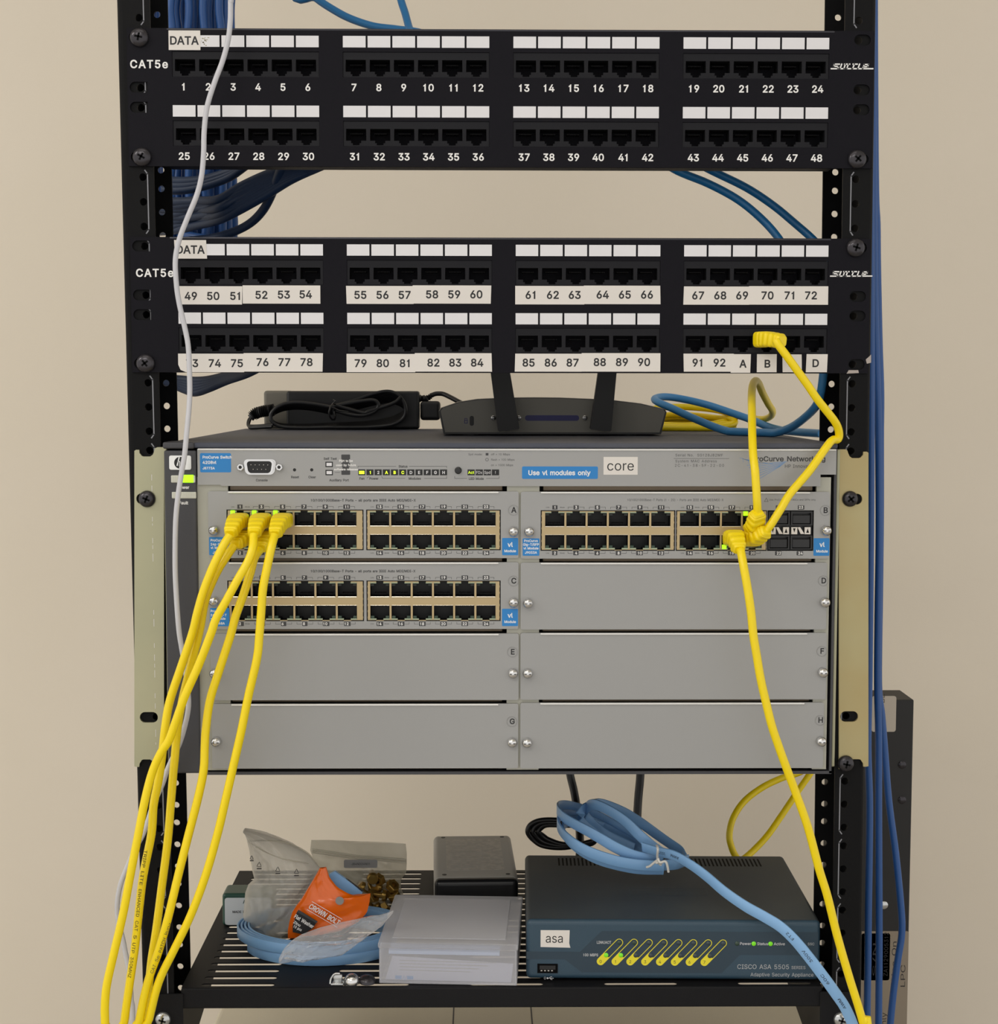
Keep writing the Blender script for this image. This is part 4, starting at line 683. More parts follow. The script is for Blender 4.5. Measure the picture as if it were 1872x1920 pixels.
for s, u, v in (('Console', 491, 900.3), ('Reset', 553.5, 894.5), ('Clear', 585.5, 894.5), ('Self Test', 619.5, 860), ('Auxiliary Port', 636, 900.3), ('Status', 756, 874.5), ('Modules', 778, 897.2), ('LED Mode', 893.5, 897.5), ('Fan', 679, 897.2), ('Power', 701.5, 897.2)):
    T(m, s, u, v, 1.45, bold=.01)
for s, u, v in (('Spd mode:', 904.5, 851.8), ): T(m, s, u, v, 1.3, al='R')
for s, u, v in (('off = 10 Mbps', 921, 851.8), ('flash = 100 Mbps', 921, 861.8), ('on = 1000 Mbps', 921, 872)): T(m, s, u, v, 1.3, al='L')
def sq(m, u0, v0, u1, v1, mi=0, y=SY-.05): m.plate(rect(X(u0), X(u1), Z(v1), Z(v0)), (), y-.03, y+.04, mi)
sq(m, 911, 849.5, 916, 854)
q = [(X(913.4)+1.0*math.cos(a*math.pi/4), Z(861.8)+1.0*math.sin(a*math.pi/4)) for a in range(9)]; m.strip(q, .22, SY-.06)
for L in ([(672, 877), (672, 874.5), (743, 874.5)], [(768, 874.5), (838, 874.5), (838, 877)], [(716, 893.5), (718, 897), (760, 897)], [(796, 897), (838, 897), (838, 893)], [(853, 893), (853, 897), (876, 897)], [(912, 897), (936, 897), (936, 893)], [(693, 893.5), (688.5, 896.5)], [(1263, 859.5), (1366, 859.5)], [(629, 886), (638, 886)]):
    m.strip([(X(u), Z(v)) for u, v in L], .22, SY-.06)
T(m, 'Serial No.  SG128J82MF', 1267, 853.3, 1.7, al='L', sp=1.12); T(m, 'System MAC Address', 1267, 864.5, 1.7, al='L', sp=1.12); T(m, '2C-41-38-5F-22-00', 1266, 872.6, 1.75, al='L', sp=1.25)
obj('lettering', m, G['gray'], strip); m = MB()
T(m, 'ProCurve Networking', 1411, 860.3, 3.1, al='L', bold=.01, w=X(1548)-X(1411)); T(m, 'HP Innovation', 1472.5, 874, 2.2, al='L')
obj('maker_lettering', m, G['gray'], strip)
m = MB()                                   # fan of thin blue lines of the maker's mark
for k in range(7):
    e = (1400+3.6*k, 872+k*4.4)
    m.strip([(X(e[0]), Z(e[1])), (X(1474-k*2), Z(865+k*1.5))], .22, SY-.06)
for k in range(4): m.strip([(X(1386+6*k), Z(858+k*2)), (X(1412+12*k), Z(866+k))], .16, SY-.06)
for k in range(4): m.strip([(X(1392+9*k), Z(859+k*1.5)), (X(1393+10*k), Z(866+k*3))], .16, SY-.06)
obj('line_mark', m, G['logoblue'], strip)
m = MB()                                   # black lights and their characters
for i, s in enumerate('-12ABCDEFGH'):
    u = 672.4+15.3*i; sq(m, u, 880.3, u+13.3, 891.2)
    lit = s in '-1ABC'
    if i == 0: sq(m, u+1.6, 883, u+11.4, 889, 1, SY-.1)
    else: T(m, s, u+6.7, 885.9, 1.9, 1 if lit else 2, y=SY-.1, bold=.01)
for i, s in enumerate(('Act', 'FDx', 'Spd', '!')):
    u = 877+15.2*i; sq(m, u, 880.3, u+13.5, 891.2)
    T(m, s, u+6.7, 885.8, 1.8, 1 if i == 0 else 2, y=SY-.1, w=(3.9 if i < 3 else None))
obj('status_lights', m, [G['black'], G['ledpale'], G['white']], strip)
m = MB()
for v in (871, 886.3):
    m.plate(rect(X(611), X(625), Z(v+5), Z(v-5)), [rect(X(613), X(623), Z(v+3), Z(v-3))], SY-.08, SY); sq(m, 613, v-3, 623, v+3, 1, SY-.02)
obj('indicator', m, [G['black'], G['white']], strip)
m = MB()
for v0, v1 in ((852.5, 861.5), (868, 876), (881.5, 890.5)): m.plate(rrect(X(640.8), X(657.3), Z(v1), Z(v0), .5), (), SY-.1, SY)
sq(m, 643, 860, 655, 884)
for s, v in (('Port to be', 864), ('used by future', 872), ('software releases', 880)): T(m, s, 649, v, 1.35, 1, y=SY-.14, bold=.01)
obj('auxiliary_socket_cover', m, [G['gray'], G['print']], strip)
lab(strip, 'notice_label', 979, 874.5, 1121, 897.8, [('Use vl modules only', 1049.5, 886.4, 3.0, 'C', .01)], [G['bluelabel'], G['print']])
lab(strip, 'name_sticker', 1131.5, 856.5, 1195.5, 890, [('core', 1164, 873.2, 6.3, 'C', 0)], [G['tape'], G['ink']], .15, SY-.12)
# ---- modules and blank covers
screw_dome = MB(); prof = [(3.0, 0), (3.35, .6), (3.35, 2.6), (3.0, 3.6), (2.2, 4.5), (1.1, 5.0), (.2, 5.1)]
screw_dome.lathe(prof, (0, 0, 0), n=20)
screw_dome.box(-2.2, 2.2, -5.05, -4.2, -.28, .28, 1)
SCREW0 = [None, None]
def captive(parent, u, v):
    p = at(u, v, SY); p = Vector((p.x, SY, p.z))
    if SCREW0[0] is None:
        m = MB().join(screw_dome, p); SCREW0[0] = obj('captive_screw', m, [G['chrome'], G['gray']], parent, p); SCREW0[1] = p; return
    dup(SCREW0[0], parent, p-SCREW0[1])
def letter(parent, s, u, v):
    p = at(u, v, SY); m = MB().plate(circ(p.x, p.z, 3.45, 28), [circ(p.x, p.z, 3.2, 28)], SY-.3, SY)
    m.text(s, p.x+.3, p.z+.15, SY-.05, 3.5, 1, bold=.02, w=None if s != 'x' else 1)
    obj('slot_letter', m, [G['ring'], G['ink']], parent)
PORT0 = {}
def window_shape(top):
    w, h, nw, nh = 6.35, 9.1, 2.4, 1.1
    q = [(-w, 0), (w, 0), (w, h), (nw, h), (nw, h+nh), (-nw, h+nh), (-nw, h), (-w, h)]
    return q if top else [(x, -z) for x, z in q]
def port_mesh(top, p):
    k = 1 if top else -1; q = window_shape(top); n = len(q); m = MB()
    y0, y1 = SY+1.6, SY+13
    vs = [(x, y0, z) for x, z in q]+[(x, y1, z) for x, z in q]
    m.add(vs, [(i, i+n, (i+1) % n+n, (i+1) % n) for i in range(n)]); m.add([(x, y1, z) for x, z in q], [tuple(range(n))])
    for s in (-1, 1):
        z0, z1 = (7.0, 8.6) if top else (-8.6, -7.0)
        m.rbox(s*4.9-1.2, s*4.9+1.2, SY+.9, SY+3.4, z0, z1, .3, 2, 1 if not top else 4)
        z0, z1 = (8.95, 9.5) if top else (-9.4, -8.6)
        m.box(s*4.3-2.0, s*4.3+2.0, SY-.05, SY+1.2, z0, z1, 2)
    for i in range(8): m.box(-3.6+i*1.0, -3.3+i*1.0, y0+1, y1-1, k*1.5, k*1.5+.4, 3)
    return m.shift((p.x, 0, p.z))
def place_port(shield, top, p, nm='port'):
    if top not in PORT0:
        PORT0[top] = (obj(nm, port_mesh(top, p), [G['jackhole'], G['lensgreen'], G['lens'], G['contact'], G['lensdark']], shield, p), p)
    else: dup(PORT0[top][0], shield, p-PORT0[top][1])
def face(name, u0, u1, v0, v1, windows=(), **kw):
    x0, x1, z0, z1 = X(u0), X(u1), Z(v1), Z(v0)
    m = MB().plate(rrect(x0, x1, z0, z1, 1.2), windows, SY, SY+2)
    m.rbox(x0+13, x1-13, SY-1.0, SY+1.5, z1-1.3, z1+.05, .65, 3, 1)  # upper lip much paler than the cover, painting in its highlight
    m.rbox(x0+13, x1-13, SY-.15, SY+1.5, z0, z0+.6, .25, 2, 0)
    return obj(name, m, [G['silver'], G['lip']], sw, **kw)
def socket_group(par, us, vt, vb, u0, u1, v0, v1, ports):
    """gold shield of 2 x n sockets; ports = {(column, is top): (mesh windows)}"""
    cols = [at(u, 950, SY).x for u in us]; zt = at(936, vt, SY).z; zb = at(936, vb, SY).z
    hl = []
    for x in cols:
        hl.append([(x+a, zt+c) for a, c in window_shape(True)]); hl.append([(x+a, zb+c) for a, c in window_shape(False)])
    m = MB().plate(rect(X(u0)+.5, X(u1)-.5, Z(v1)+.35, Z(v0)-.35), hl, SY+.6, SY+1.8)
    for i in range(6):
        for x in (X(u0)+.3, X(u1)-.8): m.box(x, x+.5, SY+.7, SY+1.5, Z(v1)+1.5+i*4.1, Z(v1)+2.7+i*4.1)
    for x in cols:
        m.rbox(x-6.3, x+6.3, SY+.1, SY+1.6, zt-.45, zt+.25, .3, 2, 1); m.rbox(x-6.3, x+6.3, SY+.35, SY+1.6, zb-.1, zb+.2, .14, 2, 1)  # pale lips paint the reflection along the bent shield edges
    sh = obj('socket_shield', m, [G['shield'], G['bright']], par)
    obj('socket_gap', MB().plate(rect(X(u0)-.3, X(u1)+.3, Z(v1)-.3, Z(v0)+.3), hl, SY+1.9, SY+2.3), G['black'], par)
    for x in cols:
        place_port(par, True, Vector((x, SY, zt))); place_port(par, False, Vector((x, SY, zb)))
def numbers(m, us, first, vt, vb, links=True):
    for i, u in enumerate(us):
        for v, n, k in ((vt, first+2*i, 1), (vb, first+1+2*i, -1)):
            w = 4.9 if n < 10 else 6.2
            m.plate(rrect(X(u-w), X(u+w), Z(v+4), Z(v-4), .3), (), SY-.08, SY, 0); T(m, str(n), u, v, 1.75, 1, y=SY-.11, bold=.01)
            if i == 0 and links:
                T(m, 'Link', u-13.5, v, .85, 0, y=SY-.06); T(m, 'Mode', u+14, v, .85, 0, y=SY-.06)
            else:
                for s in (-1, 1): m.strip([(X(u+s*(w+1)), Z(v-k*.5)), (X(u+s*15), Z(v-k*.5)), (X(u+s*15), Z(v+k*3))], .2, SY-.06, 0)
G1 = [450.2+40.0*i for i in range(6)]; G2 = [711.7+40.0*i for i in range(6)]
def ports24(name, dv, cap, letter_s):
    par = face(name, 390.5, 972.8, 921.5+dv, 1046.5+dv, [rect(X(u0)-.3, X(u1)+.3, Z(1031+dv)-.3, Z(956.5+dv)+.3) for u0, u1 in ((425.5, 681), (687.5, 938.5))])
    for us, u0, u1 in ((G1, 425.5, 681), (G2, 687.5, 938.5)):
        socket_group(par, us, 986.3+dv, 1002.5+dv, u0, u1, 956.5+dv, 1031+dv, None)
    m = MB(); numbers(m, G1, 1, 950.2+dv, 1036.8+dv); numbers(m, G2, 13, 950.2+dv, 1036.8+dv)
    T(m, '10/100/1000Base-T Ports - all ports are IEEE Auto MDI/MDI-X', 583, 938+dv, 1.55, al='L', bold=.01, w=X(780)-X(583))
    obj('lettering', m, [G['gray'], G['print']], par)
    letter(par, letter_s, 963, 956.5+dv); captive(par, 401.5, 994+dv); captive(par, 963, 996.5+dv)
    lab(par, 'module_label', 391.5, 1007+dv, 428, 1041+dv, [('ProCurve', 395, 1013+dv, 1.5, 'L', .01), ('24p Gig-T', 395, 1020.5+dv, 1.5, 'L', .01), ('vl Module', 395, 1027+dv, 1.5, 'L', .01), ('J8768A', 399, 1036+dv, 1.5, 'L', .01)], [G['bluelabel'], G['print']], .6)
    lab(par, 'type_label', 942, 1008.7+dv, 972, 1041+dv, [('vl', 957, 1021+dv, 2.9, 'C', .01), ('Module', 957, 1033+dv, 1.6, 'C', .01)], [G['bluelabel'], G['print']], .6)
    return par
modA = ports24('switch_module', 0, 'A', 'A')
modC = ports24('switch_module', 132.8, 'C', 'C')
B1 = [1040.8+39.85*i for i in range(6)]; B2 = [1293.8+39.4*i for i in range(4)]
modB = face('switch_module', 977, 1556, 922, 1047.5, [rect(X(u0)-.3, X(u1)+.3, Z(1032)-.3, Z(957.5)+.3) for u0, u1 in ((1015, 1266), (1269, 1439), (1440, 1526))])
socket_group(modB, B1, 987.3, 1003, 1015, 1266, 957.5, 1032, None); socket_group(modB, B2, 987.3, 1003, 1269, 1439, 957.5, 1032, None)
m = MB(); numbers(m, B1, 1, 951.3, 1037); numbers(m, B2, 13, 951.3, 1037)
for u, v, s in ((1461, 951.3, '21'), (1502.5, 951.3, '23'), (1461, 1037.3, '22'), (1501.5, 1037.3, '24')):
    m.plate(rrect(X(u-6), X(u+6), Z(v+4), Z(v-4), .3), (), SY-.08, SY, 0); T(m, s, u, v, 1.75, 1, y=SY-.11, bold=.01)
T(m, '10/100/1000Base-T Ports (1 - 20) - Ports are IEEE Auto MDI/MDI-X', 1177, 937.3, 1.5, al='L', w=X(1357)-X(1177)); T(m, 'Use ProCurve mini GBICs and SFPs only', 1443, 937, 1.1, al='L', w=X(1530)-X(1443))
m.strip([(X(1433.5), Z(940)), (X(1437), Z(933.5)), (X(1440.5), Z(940)), (X(1433.5), Z(940))], .22, SY-.06)
obj('lettering', m, [G['gray'], G['print']], modB)
m = MB().box(X(1440), X(1526), SY+4, SY+10, Z(1032), Z(957.5))
for u0, u1 in ((1442, 1482), (1484, 1524.5)):
    for v0, v1 in ((959, 985), (1004, 1030.5)):
        m.plate(rect(X(u0), X(u1), Z(v1), Z(v0)), [rect(X(u0)+1, X(u1)-1, Z(v1)+.8, Z(v0)-.8)], SY+.3, SY+9); m.rbox(X(u0)+1.2, X(u1)-1.2, SY+1.2, SY+3, Z(v1)+1, Z(v0)-2.4, .4, 2)
obj('transceiver_cage', m, G['blackplastic'], modB)
m = MB()
for u0 in (1445, 1485.5):
    for a, c, e, dn in ((0, 10, 0, 1), (13, 21, 0, 2), (25, 35, 0, 0)):
        ua, ub = u0+a, u0+c
        P = lambda u, v: (X(u), Z(v))
        if dn == 2: m.plate([P(ua-2, 988.5), P(ua+3, 988.5), P(ub+3, 1001), P(ub-4, 1001)], (), SY-.2, SY+1)
        else:
            tri = [P(ua+2.5, 990.5), P(ub-2.5, 990.5), P((ua+ub)/2, 999)] if dn else [P((ua+ub)/2, 990), P(ub-2.2, 999), P(ua+2.2, 999)]
            m.plate([P(ua-.5, 988.5), P(ub+.5, 988.5), P(ub+.5, 1001.5), P(ua-.5, 1001.5)], [tri], SY-.2, SY+1)
obj('port_arrows', m, G['tape'], modB)
letter(modB, 'B', 1548, 957); captive(modB, 992.5, 996.5); captive(modB, 1549, 994.5)
lab(modB, 'module_label', 980.5, 1009.5, 1012, 1042, [('ProCurve', 996, 1014, 1.5, 'C', .01), ('Gig-T/SFP', 996, 1021, 1.5, 'C', .01), ('vl Module', 996, 1028, 1.5, 'C', .01), ('J9033A', 996, 1036, 1.5, 'C', .01)], [G['bluelabel'], G['print']], .6)
lab(modB, 'type_label', 1527, 1009, 1557, 1042, [('vl', 1542, 1021, 2.9, 'C', .01), ('Module', 1542, 1033.5, 1.6, 'C', .01)], [G['bluelabel'], G['print']], .6)
for s, u0, u1, v0, v1, lu, lv, scr in (('D', 977, 1553.5, 1055, 1180.5, 1544.5, 1089, ((990.5, 1130.5), (1546.5, 1129))), ('E', 391.5, 973.5, 1188, 1312.5, 961, 1222.5, ((403, 1262), (962, 1262))),
        ('F', 977, 1555, 1187, 1312, 1541.5, 1221, ((989.8, 1262), (1542.5, 1260.5))), ('G', 392, 973, 1319.5, 1440.5, 960, 1353, ((406, 1390), (960.5, 1391.5))), ('H', 977, 1552, 1318, 1441, 1538.5, 1350.5, ((988.5, 1392), (1539.5, 1389.5)))):
    f = face('blank_cover', u0, u1, v0, v1); letter(f, s, lu, lv)
    for u, v in scr: captive(f, u, v)
for par, u, v in ((modA, 436.5, 961), (modA, 476.8, 961), (modA, 516.6, 961), (modB, 1398.5, 963), (modB, 1358.5, 1025.5)):
    q = at(u, v, SY); obj('link_light', MB().rbox(q.x-1.4, q.x+1.4, SY-.5, SY+1, q.z-1.4, q.z+1.4, .2, 2), G['led'], par)
# ================================================================ on top of the switch
TOP = -267.6
def N3(p, *d): return Vector((p.x+d[0], p.y+d[1], p.z+d[2]))
# ---- wireless router, its rear panel towards us
RY = 150.0
t = thing('wireless_router', 'dark grey wireless router with two flat antennas, on top of the switch', 'router', (40, RY+70, TOP))
prof = [(832, 817.5), (823.5, 771), (828, 765), (860, 754), (896, 748.5), (950, 746), (1000, 745.5), (1050, 746), (1113, 748.5), (1153, 751), (1202, 757), (1247, 767.5), (1250.5, 773), (1240, 817.5)]
P = [(at(u, v, RY).x, at(u, v, RY).z) for u, v in prof]; zb = TOP+1.2; P = [(x, max(z, zb)) for x, z in P]
cx = sum(x for x, z in P)/len(P); m = MB(); secs = []
for y, k, dz in ((RY, 1, 0), (RY+6, 1.004, .3), (RY+60, 1.0, -.6), (RY+120, .97, -3.5), (RY+135, .94, -6)):
    secs.append([(cx+(x-cx)*k, y, max(zb, z+(dz if z > zb+3 else 0))) for x, z in P])
n = len(P); vs = [p for s in secs for p in s]; fs = [(i*n+j, i*n+(j+1) % n, (i+1)*n+(j+1) % n, (i+1)*n+j) for i in range(4) for j in range(n)]
m.add(vs, fs, 0, True); m.add(secs[0], [tuple(range(n-1, -1, -1))]); m.add(secs[-1], [tuple(range(n))])
body = obj('body', m, G['blackplastic'], t)
Q = [(cx+(x-cx)*.985, (zb+20)+(z-zb-20)*.93) for x, z in P]
obj('rear_panel', MB().plate(Q[::-1], (), RY-.7, RY+1), G['routerface'], t)
m = MB()
for dx in (-60, 60): 
    for yy in (RY+12, RY+110): m.lathe([(6, 0), (6, 1.4)], (cx+dx, yy, TOP), (0, 0, 1), 16)
obj('foot', m, G['black'], t)
a, b = at(985, 778.5, RY), at(1086, 789, RY); m = MB().plate(rrect(a.x, b.x, b.z, a.z, 1.9, 5), (), RY-.85, RY-.6)
obj('name_strip', m, G['routerblue'], t)
a = at(885, 789, RY); m = MB().plate(rrect(a.x-1.6, a.x+1.6, a.z-3.7, a.z+3.7, 1.5, 5), (), RY-.8, RY-.6); obj('lock_slot', m, G['black'], t)
a = at(874, 789, RY); m = MB().plate(rect(a.x-1.3, a.x+1.3, a.z-2, a.z+.6), [rect(a.x-.8, a.x+.8, a.z-1.5, a.z+.1)], RY-.8, RY-.6); m.strip([(a.x-.9, a.z+.6), (a.x-.9, a.z+1.7), (a.x+.9, a.z+1.7), (a.x+.9, a.z+.6)], .4, RY-.8)
obj('lock_symbol', m, G['routerblue'], t)
for uu in (925.5, 973, 1097):
    a = at(uu, 783.5, RY); m = MB().lathe([(2.1, 0), (2.1, .5), (1.5, 1.0), (.2, 1.1)], (a.x, RY-.6, a.z), n=16); m.box(a.x-1.2, a.x+1.2, RY-1.75, RY-1.5, a.z-.25, a.z+.25, 1)
    obj('screw', m, [G['chrome'], G['black']], t)
for ub0, ub1, ut0, ut1 in ((934, 974, 921, 957.5), (1106.5, 1146, 1120.5, 1155.5)):
    y = RY-9; bl, br = at(ub0, 809, y), at(ub1, 805, y); tl, tr_ = at(ut0, 700, y), at(ut1, 700, y)
    if ub0 > 1000: bl, br = at(ub0, 805, y), at(ub1, 809, y)
    k = .30; tl2 = tl+(tl-bl)*k; tr2 = tr_+(tr_-br)*k
    q = [(bl.x+.8, bl.z), (br.x-.8, br.z), (br.x, br.z+.8), (tr2.x, tr2.z-2), (tr2.x-2, tr2.z), (tl2.x+2, tl2.z), (tl2.x, tl2.z-2), (bl.x, bl.z+.8)]
    an = obj('antenna', MB().plate(q, (), y-3.5, y+3.5), G['black'], t)
    m = MB().rbox((bl.x+br.x)/2-5, (bl.x+br.x)/2+5, y+2, RY, bl.z+6, bl.z+16, 1.2, 3); obj('hinge', m, G['black'], an)
# ---- power adapter with its wound-up lead
AY = 330.0
t = thing('power_adapter', 'black power adapter brick with grey end, lead wound up in front, left on the switch', 'power adapter', (-130, AY-20, TOP))
a, b, c = at(537, 733, AY), at(786.5, 806, AY), at(494.5, 806, AY); zt = a.z
YB = AY+19
m = MB().rbox(a.x, b.x, AY, YB, TOP+.2, zt, 2.2, 4); obj('body', m, G['blackplastic'], t)
m = MB().rbox(c.x, a.x+4, AY+2, YB-1, TOP+.4, zt+.2, 2.6, 4); obj('end_cap', m, G['adapterend'], t)
# the wound flat lead: several turns on each side of the wire tie, standing in front of the brick
def pth(pts): return smooth([at(u, v, y) for u, v, y in pts], 6)
CY = AY-12
turns = []
for i in range(7):
    j = i*1.6; yy = CY-9+i*2.6
    turns.append([(624, 764+j*1.1, yy), (590, 758+j, yy), (560, 755+j, yy), (536, 757+j, yy), (518, 765+j*.8, yy-1), (508, 778+j*.3, yy-2), (512, 792-j*.1, yy-2), (530, 800-j*.3, yy-2), (570, 802-j*.4, yy-2), (615, 801-j*.5, yy-1), (660, 801-j*.7, yy),
                  (700, 800-j*.9, yy), (735, 796-j*1.2, yy), (757, 783-j, yy), (760, 762+j*.4, yy), (748, 742+j*1.6, yy), (728, 734+j*1.9, yy), (700, 739+j*1.9, yy), (665, 751+j*1.5, yy), (628, 761+j*1.1, yy)])
turns.append([(624, 763, CY-14), (650, 757, CY-15), (680, 752, CY-15), (702, 751, CY-15), (710, 760, CY-15), (702, 772, CY-15), (680, 779, CY-15), (655, 777, CY-15), (630, 770, CY-14)])
turns.append([(630, 760, CY-15), (680, 774, CY-15), (690, 772, CY-15), (712, 765, CY-15), (740, 755, CY-14), (752, 745, CY-13)])
turns.append([(510, 800, CY-14), (475, 802, CY-10), (467, 800, CY-6), (468, 790, CY-2), (472, 782, CY)])
turns.append([(512, 797, CY-13), (480, 799.5, CY-10), (466, 798, CY-5), (466, 788, CY-1), (473, 779, CY+1)])
for i, q in enumerate(turns):
    p = pth(q); m = MB().tube(p, [(1.15, 1.65)]*len(p), 8)
    lo = min(v.z for v in m.v)
    if lo < TOP+.1: m.v = [Vector((v.x, v.y, max(v.z, TOP+.1))) for v in m.v]
    ld = obj('wound_lead', m, G['cord'], t)
p = pth([(470, 784, CY), (480, 775, CY), (500, 770, CY-2), (516, 768, CY-3)])
m = MB()
q = smooth(p, 4); m.tube(q, [(3.4+.9*math.sin(i*1.5), 4.3+.9*math.sin(i*1.5)) if 8 < i < len(q)-4 else (2.4, 3.2) for i in range(len(q))], 14, sq=.8)
obj('lead_plug', m, G['blackplastic'], t)
a = at(624, 763, CY-13); m = MB()
q = [Vector((a.x+2*math.sin(i*.9), a.y-4+9*math.cos(i*math.pi/5), a.z-4+7*math.sin(i*math.pi/5))) for i in range(11)]
m.tube(q, .8, 8, closed=False); m.tube([a+Vector((0, -6, 2)), a+Vector((3, -7, 5)), a+Vector((1, -6, 6))], .7, 8); m.tube([a+Vector((0, -6, 0)), a+Vector((6, -8, -3)), a+Vector((14, -7, -4))], .7, 8)
obj('wire_tie', m, G['cord'], t)
# ---- mains plug of the brick and the lead running behind the router
t = thing('mains_lead', 'black mains lead plugged into the adapter, arching over behind the router', 'cable', (-55, AY+10, TOP))
a, b = at(787, 752, AY+4), at(826, 788, AY+4)
obj('connector', MB().rbox(a.x+.6, b.x, AY+1, AY+17, b.z, a.z, 3, 4), G['blackplastic'], t)
p = pth([(786, 747, AY+8), (800, 747, AY+6), (806, 744, AY+6), (812, 739, AY+6)])
obj('strain_relief', MB().tube(p, [(3.0-.06*i+.5*math.sin(i*2.1), 3.0-.06*i+.5*math.sin(i*2.1)) for i in range(len(p))], 12), G['blackplastic'], t)
p = pth([(808, 742, AY+6), (815, 739, AY+6), (822, 738, AY+6), (832, 739, AY+5), (845, 745, AY), (858, 752, AY-6), (872, 760, AY-10), (890, 775, AY-8)])
obj('lead', MB().tube(p, 2.1, 10), G['cord'], t)
# ================================================================ network cables
def cpath(pts, k=6):
    """path through picture points at their depth; ends outside the picture run on to the ceiling or down to the floor"""
    q = [at(u, v, y) for u, v, y in pts]
    if pts[0][1] < -40:
        p = q[0]; q = [Vector((p.x*.98, p.y+40, 1178)), Vector((p.x*.99, p.y+25, 600)), Vector((p.x, p.y+8, 220))]+q
    if pts[-1][1] > 1950:
        p = q[-1]; s = -1 if p.x < 0 else 1
        q += [Vector((p.x+s*9, p.y-4, -860)), Vector((p.x+s*12, p.y-6, -1150)), Vector((p.x+s*14, p.y-10, -1400)), Vector((p.x+s*28, p.y-16, FL+8)), Vector((p.x+s*120, p.y-30, FL+4)), Vector((p.x+s*240, p.y+10, FL+4))]
    return smooth(q, k)
def ribs(p0, p1, p2, w0, h0, w1, h1, up=None, n=5):
    """ribbed strain relief boot swept from the plug p0 over p1 to the cable p2"""
    q = smooth([p0, p1, p2], 26); m = len(q); R = []
    for i in range(m):
        t = i/(m-1); g = (t*n*1.3) % 1.0
        r = .90 if (.25 < t < .93 and g < .38) else 1.0
        e = 1 if t < .9 else 1-(t-.9)/.1*.3
        if t < .04: e = .9
        R.append(((w0+(w1-w0)*t**1.4)*r*e, (h0+(h1-h0)*t**1.4)*r*e))
    return MB().tube(q, R, 20, sq=.45, up=up)
def cable(name, label, pts, r, mat, cat='cable', group=None, boots=(), k=6):
    p = cpath(pts, k); ctr = p[len(p)//2]
    lo = min(p, key=lambda v: v.z)
    if not boots:
        o = obj(name, MB().tube(p, r, 12), mat, org=lo, label=label, cat=cat, group=group); return o
    t = thing(name, label, cat, lo, group)
    obj('cable', MB().tube(p, r, 12), mat, t)
    for b in boots: b(t)
    return t
def boot(port, mid, end, w0=6.5, h0=5.0, w1=4.0, h1=3.7, up=None, plug=None):
    """port, mid, end: (u, v, y); a clear plug goes from the socket to the boot"""
    def f(t):
        a, b, c = (at(*q) for q in (port, mid, end))
        obj('boot', ribs(a, b, c, w0, h0, w1, h1, up), G['boot'], t)
        if plug:
            q = at(*plug); obj('plug', MB().rbox(q.x-5.6, q.x+5.6, plug[2], a.y+6, q.z-3.6, q.z+3.6, .6, 2), G['clearplug'], t)
    return f
GY = 'yellow patch cables hanging from slot A'
YL = [('yellow patch cable from the first upper port of slot A, passing left of the others',
       [(431, 1004, -52), (419, 1023, -55), (400, 1062, -57), (382, 1108, -57), (370, 1150, -56), (361, 1187, -54), (340, 1250, -52), (319, 1313, -50), (310, 1362, -50), (305, 1408, -49), (298, 1460, -48), (288, 1510, -48), (284, 1564, -48), (268.5, 1643, -48), (259.5, 1718, -48), (253, 1777, -48), (244, 1838, -48), (234, 1910, -48), (226, 1990, -48)],
       (450, 975, -13), (441, 981, -36), (431, 1002, -50), (450, 972, 2)),
      ('yellow patch cable from the first lower port of slot A, tucked behind its neighbours',
       [(439, 1023, -44), (428, 1039, -47), (410.5, 1066, -49), (396, 1096, -50), (384, 1130, -50), (374, 1185, -48), (358, 1249, -44), (345, 1300, -40), (336, 1345, -36), (331, 1385, -34), (328, 1420, -34), (325, 1450, -34), (321, 1500, -34), (314.6, 1577, -34), (303, 1667, -34), (293, 1744, -34), (284, 1802, -33), (278, 1859, -33), (269, 1920, -33), (262, 1990, -33)],
       (464, 1006, -13), (456, 1010, -28), (440, 1021, -42), (450, 1016, 2)),
      ('yellow patch cable from the second upper port of slot A, ending leftmost at the bottom',
       [(476, 1003, -54), (474, 1027, -60), (465, 1053, -63), (444, 1090, -66), (424.6, 1126, -67), (405, 1161, -67), (395, 1190, -67), (372, 1249, -66), (347, 1305, -66), (330, 1352, -65), (317, 1388, -64), (302, 1411, -63), (286, 1447, -62), (272, 1500, -62), (259.5, 1564, -62), (244, 1643.6, -62), (231, 1713, -62), (213, 1790, -62), (200.5, 1846, -62), (196.7, 1885, -62), (197, 1920, -62), (198, 1990, -62)],
       (492, 975, -13), (483, 981, -36), (476, 1002, -52), (490, 972, 2)),
      ('yellow patch cable from the second lower port of slot A, second from the right below',
       [(488, 1031, -44), (477.5, 1046, -50), (469, 1076, -54), (456, 1117, -55), (442, 1155.6, -56), (432, 1193, -56), (411, 1258, -56), (394, 1313, -56), (386, 1369, -56), (384, 1402, -56), (382, 1444, -56), (372, 1494, -55), (354, 1564, -54), (334, 1643, -54), (316, 1718, -54), (298, 1782, -52), (277.4, 1841, -50), (262, 1910, -50), (250, 1990, -50)],
       (502, 1008, -13), (496, 1013, -30), (489, 1029, -42), (490, 1016, 2)),
      ('yellow patch cable from the third upper port of slot A, rightmost of the hanging five',
       [(515, 1004, -54), (509, 1027, -60), (500.4, 1067, -63), (493.4, 1103, -64), (490, 1147, -64), (486.4, 1193, -64), (482, 1235, -64), (466, 1305, -63), (452, 1374, -62), (438, 1435, -61), (424.5, 1494, -60), (408, 1564, -58), (385, 1643.6, -56), (357, 1718, -54), (326, 1782, -52), (298, 1841, -50), (280, 1910, -49), (262, 1990, -48)],
       (532, 975, -13), (524, 981, -36), (515, 1003, -52), (530, 972, 2))]
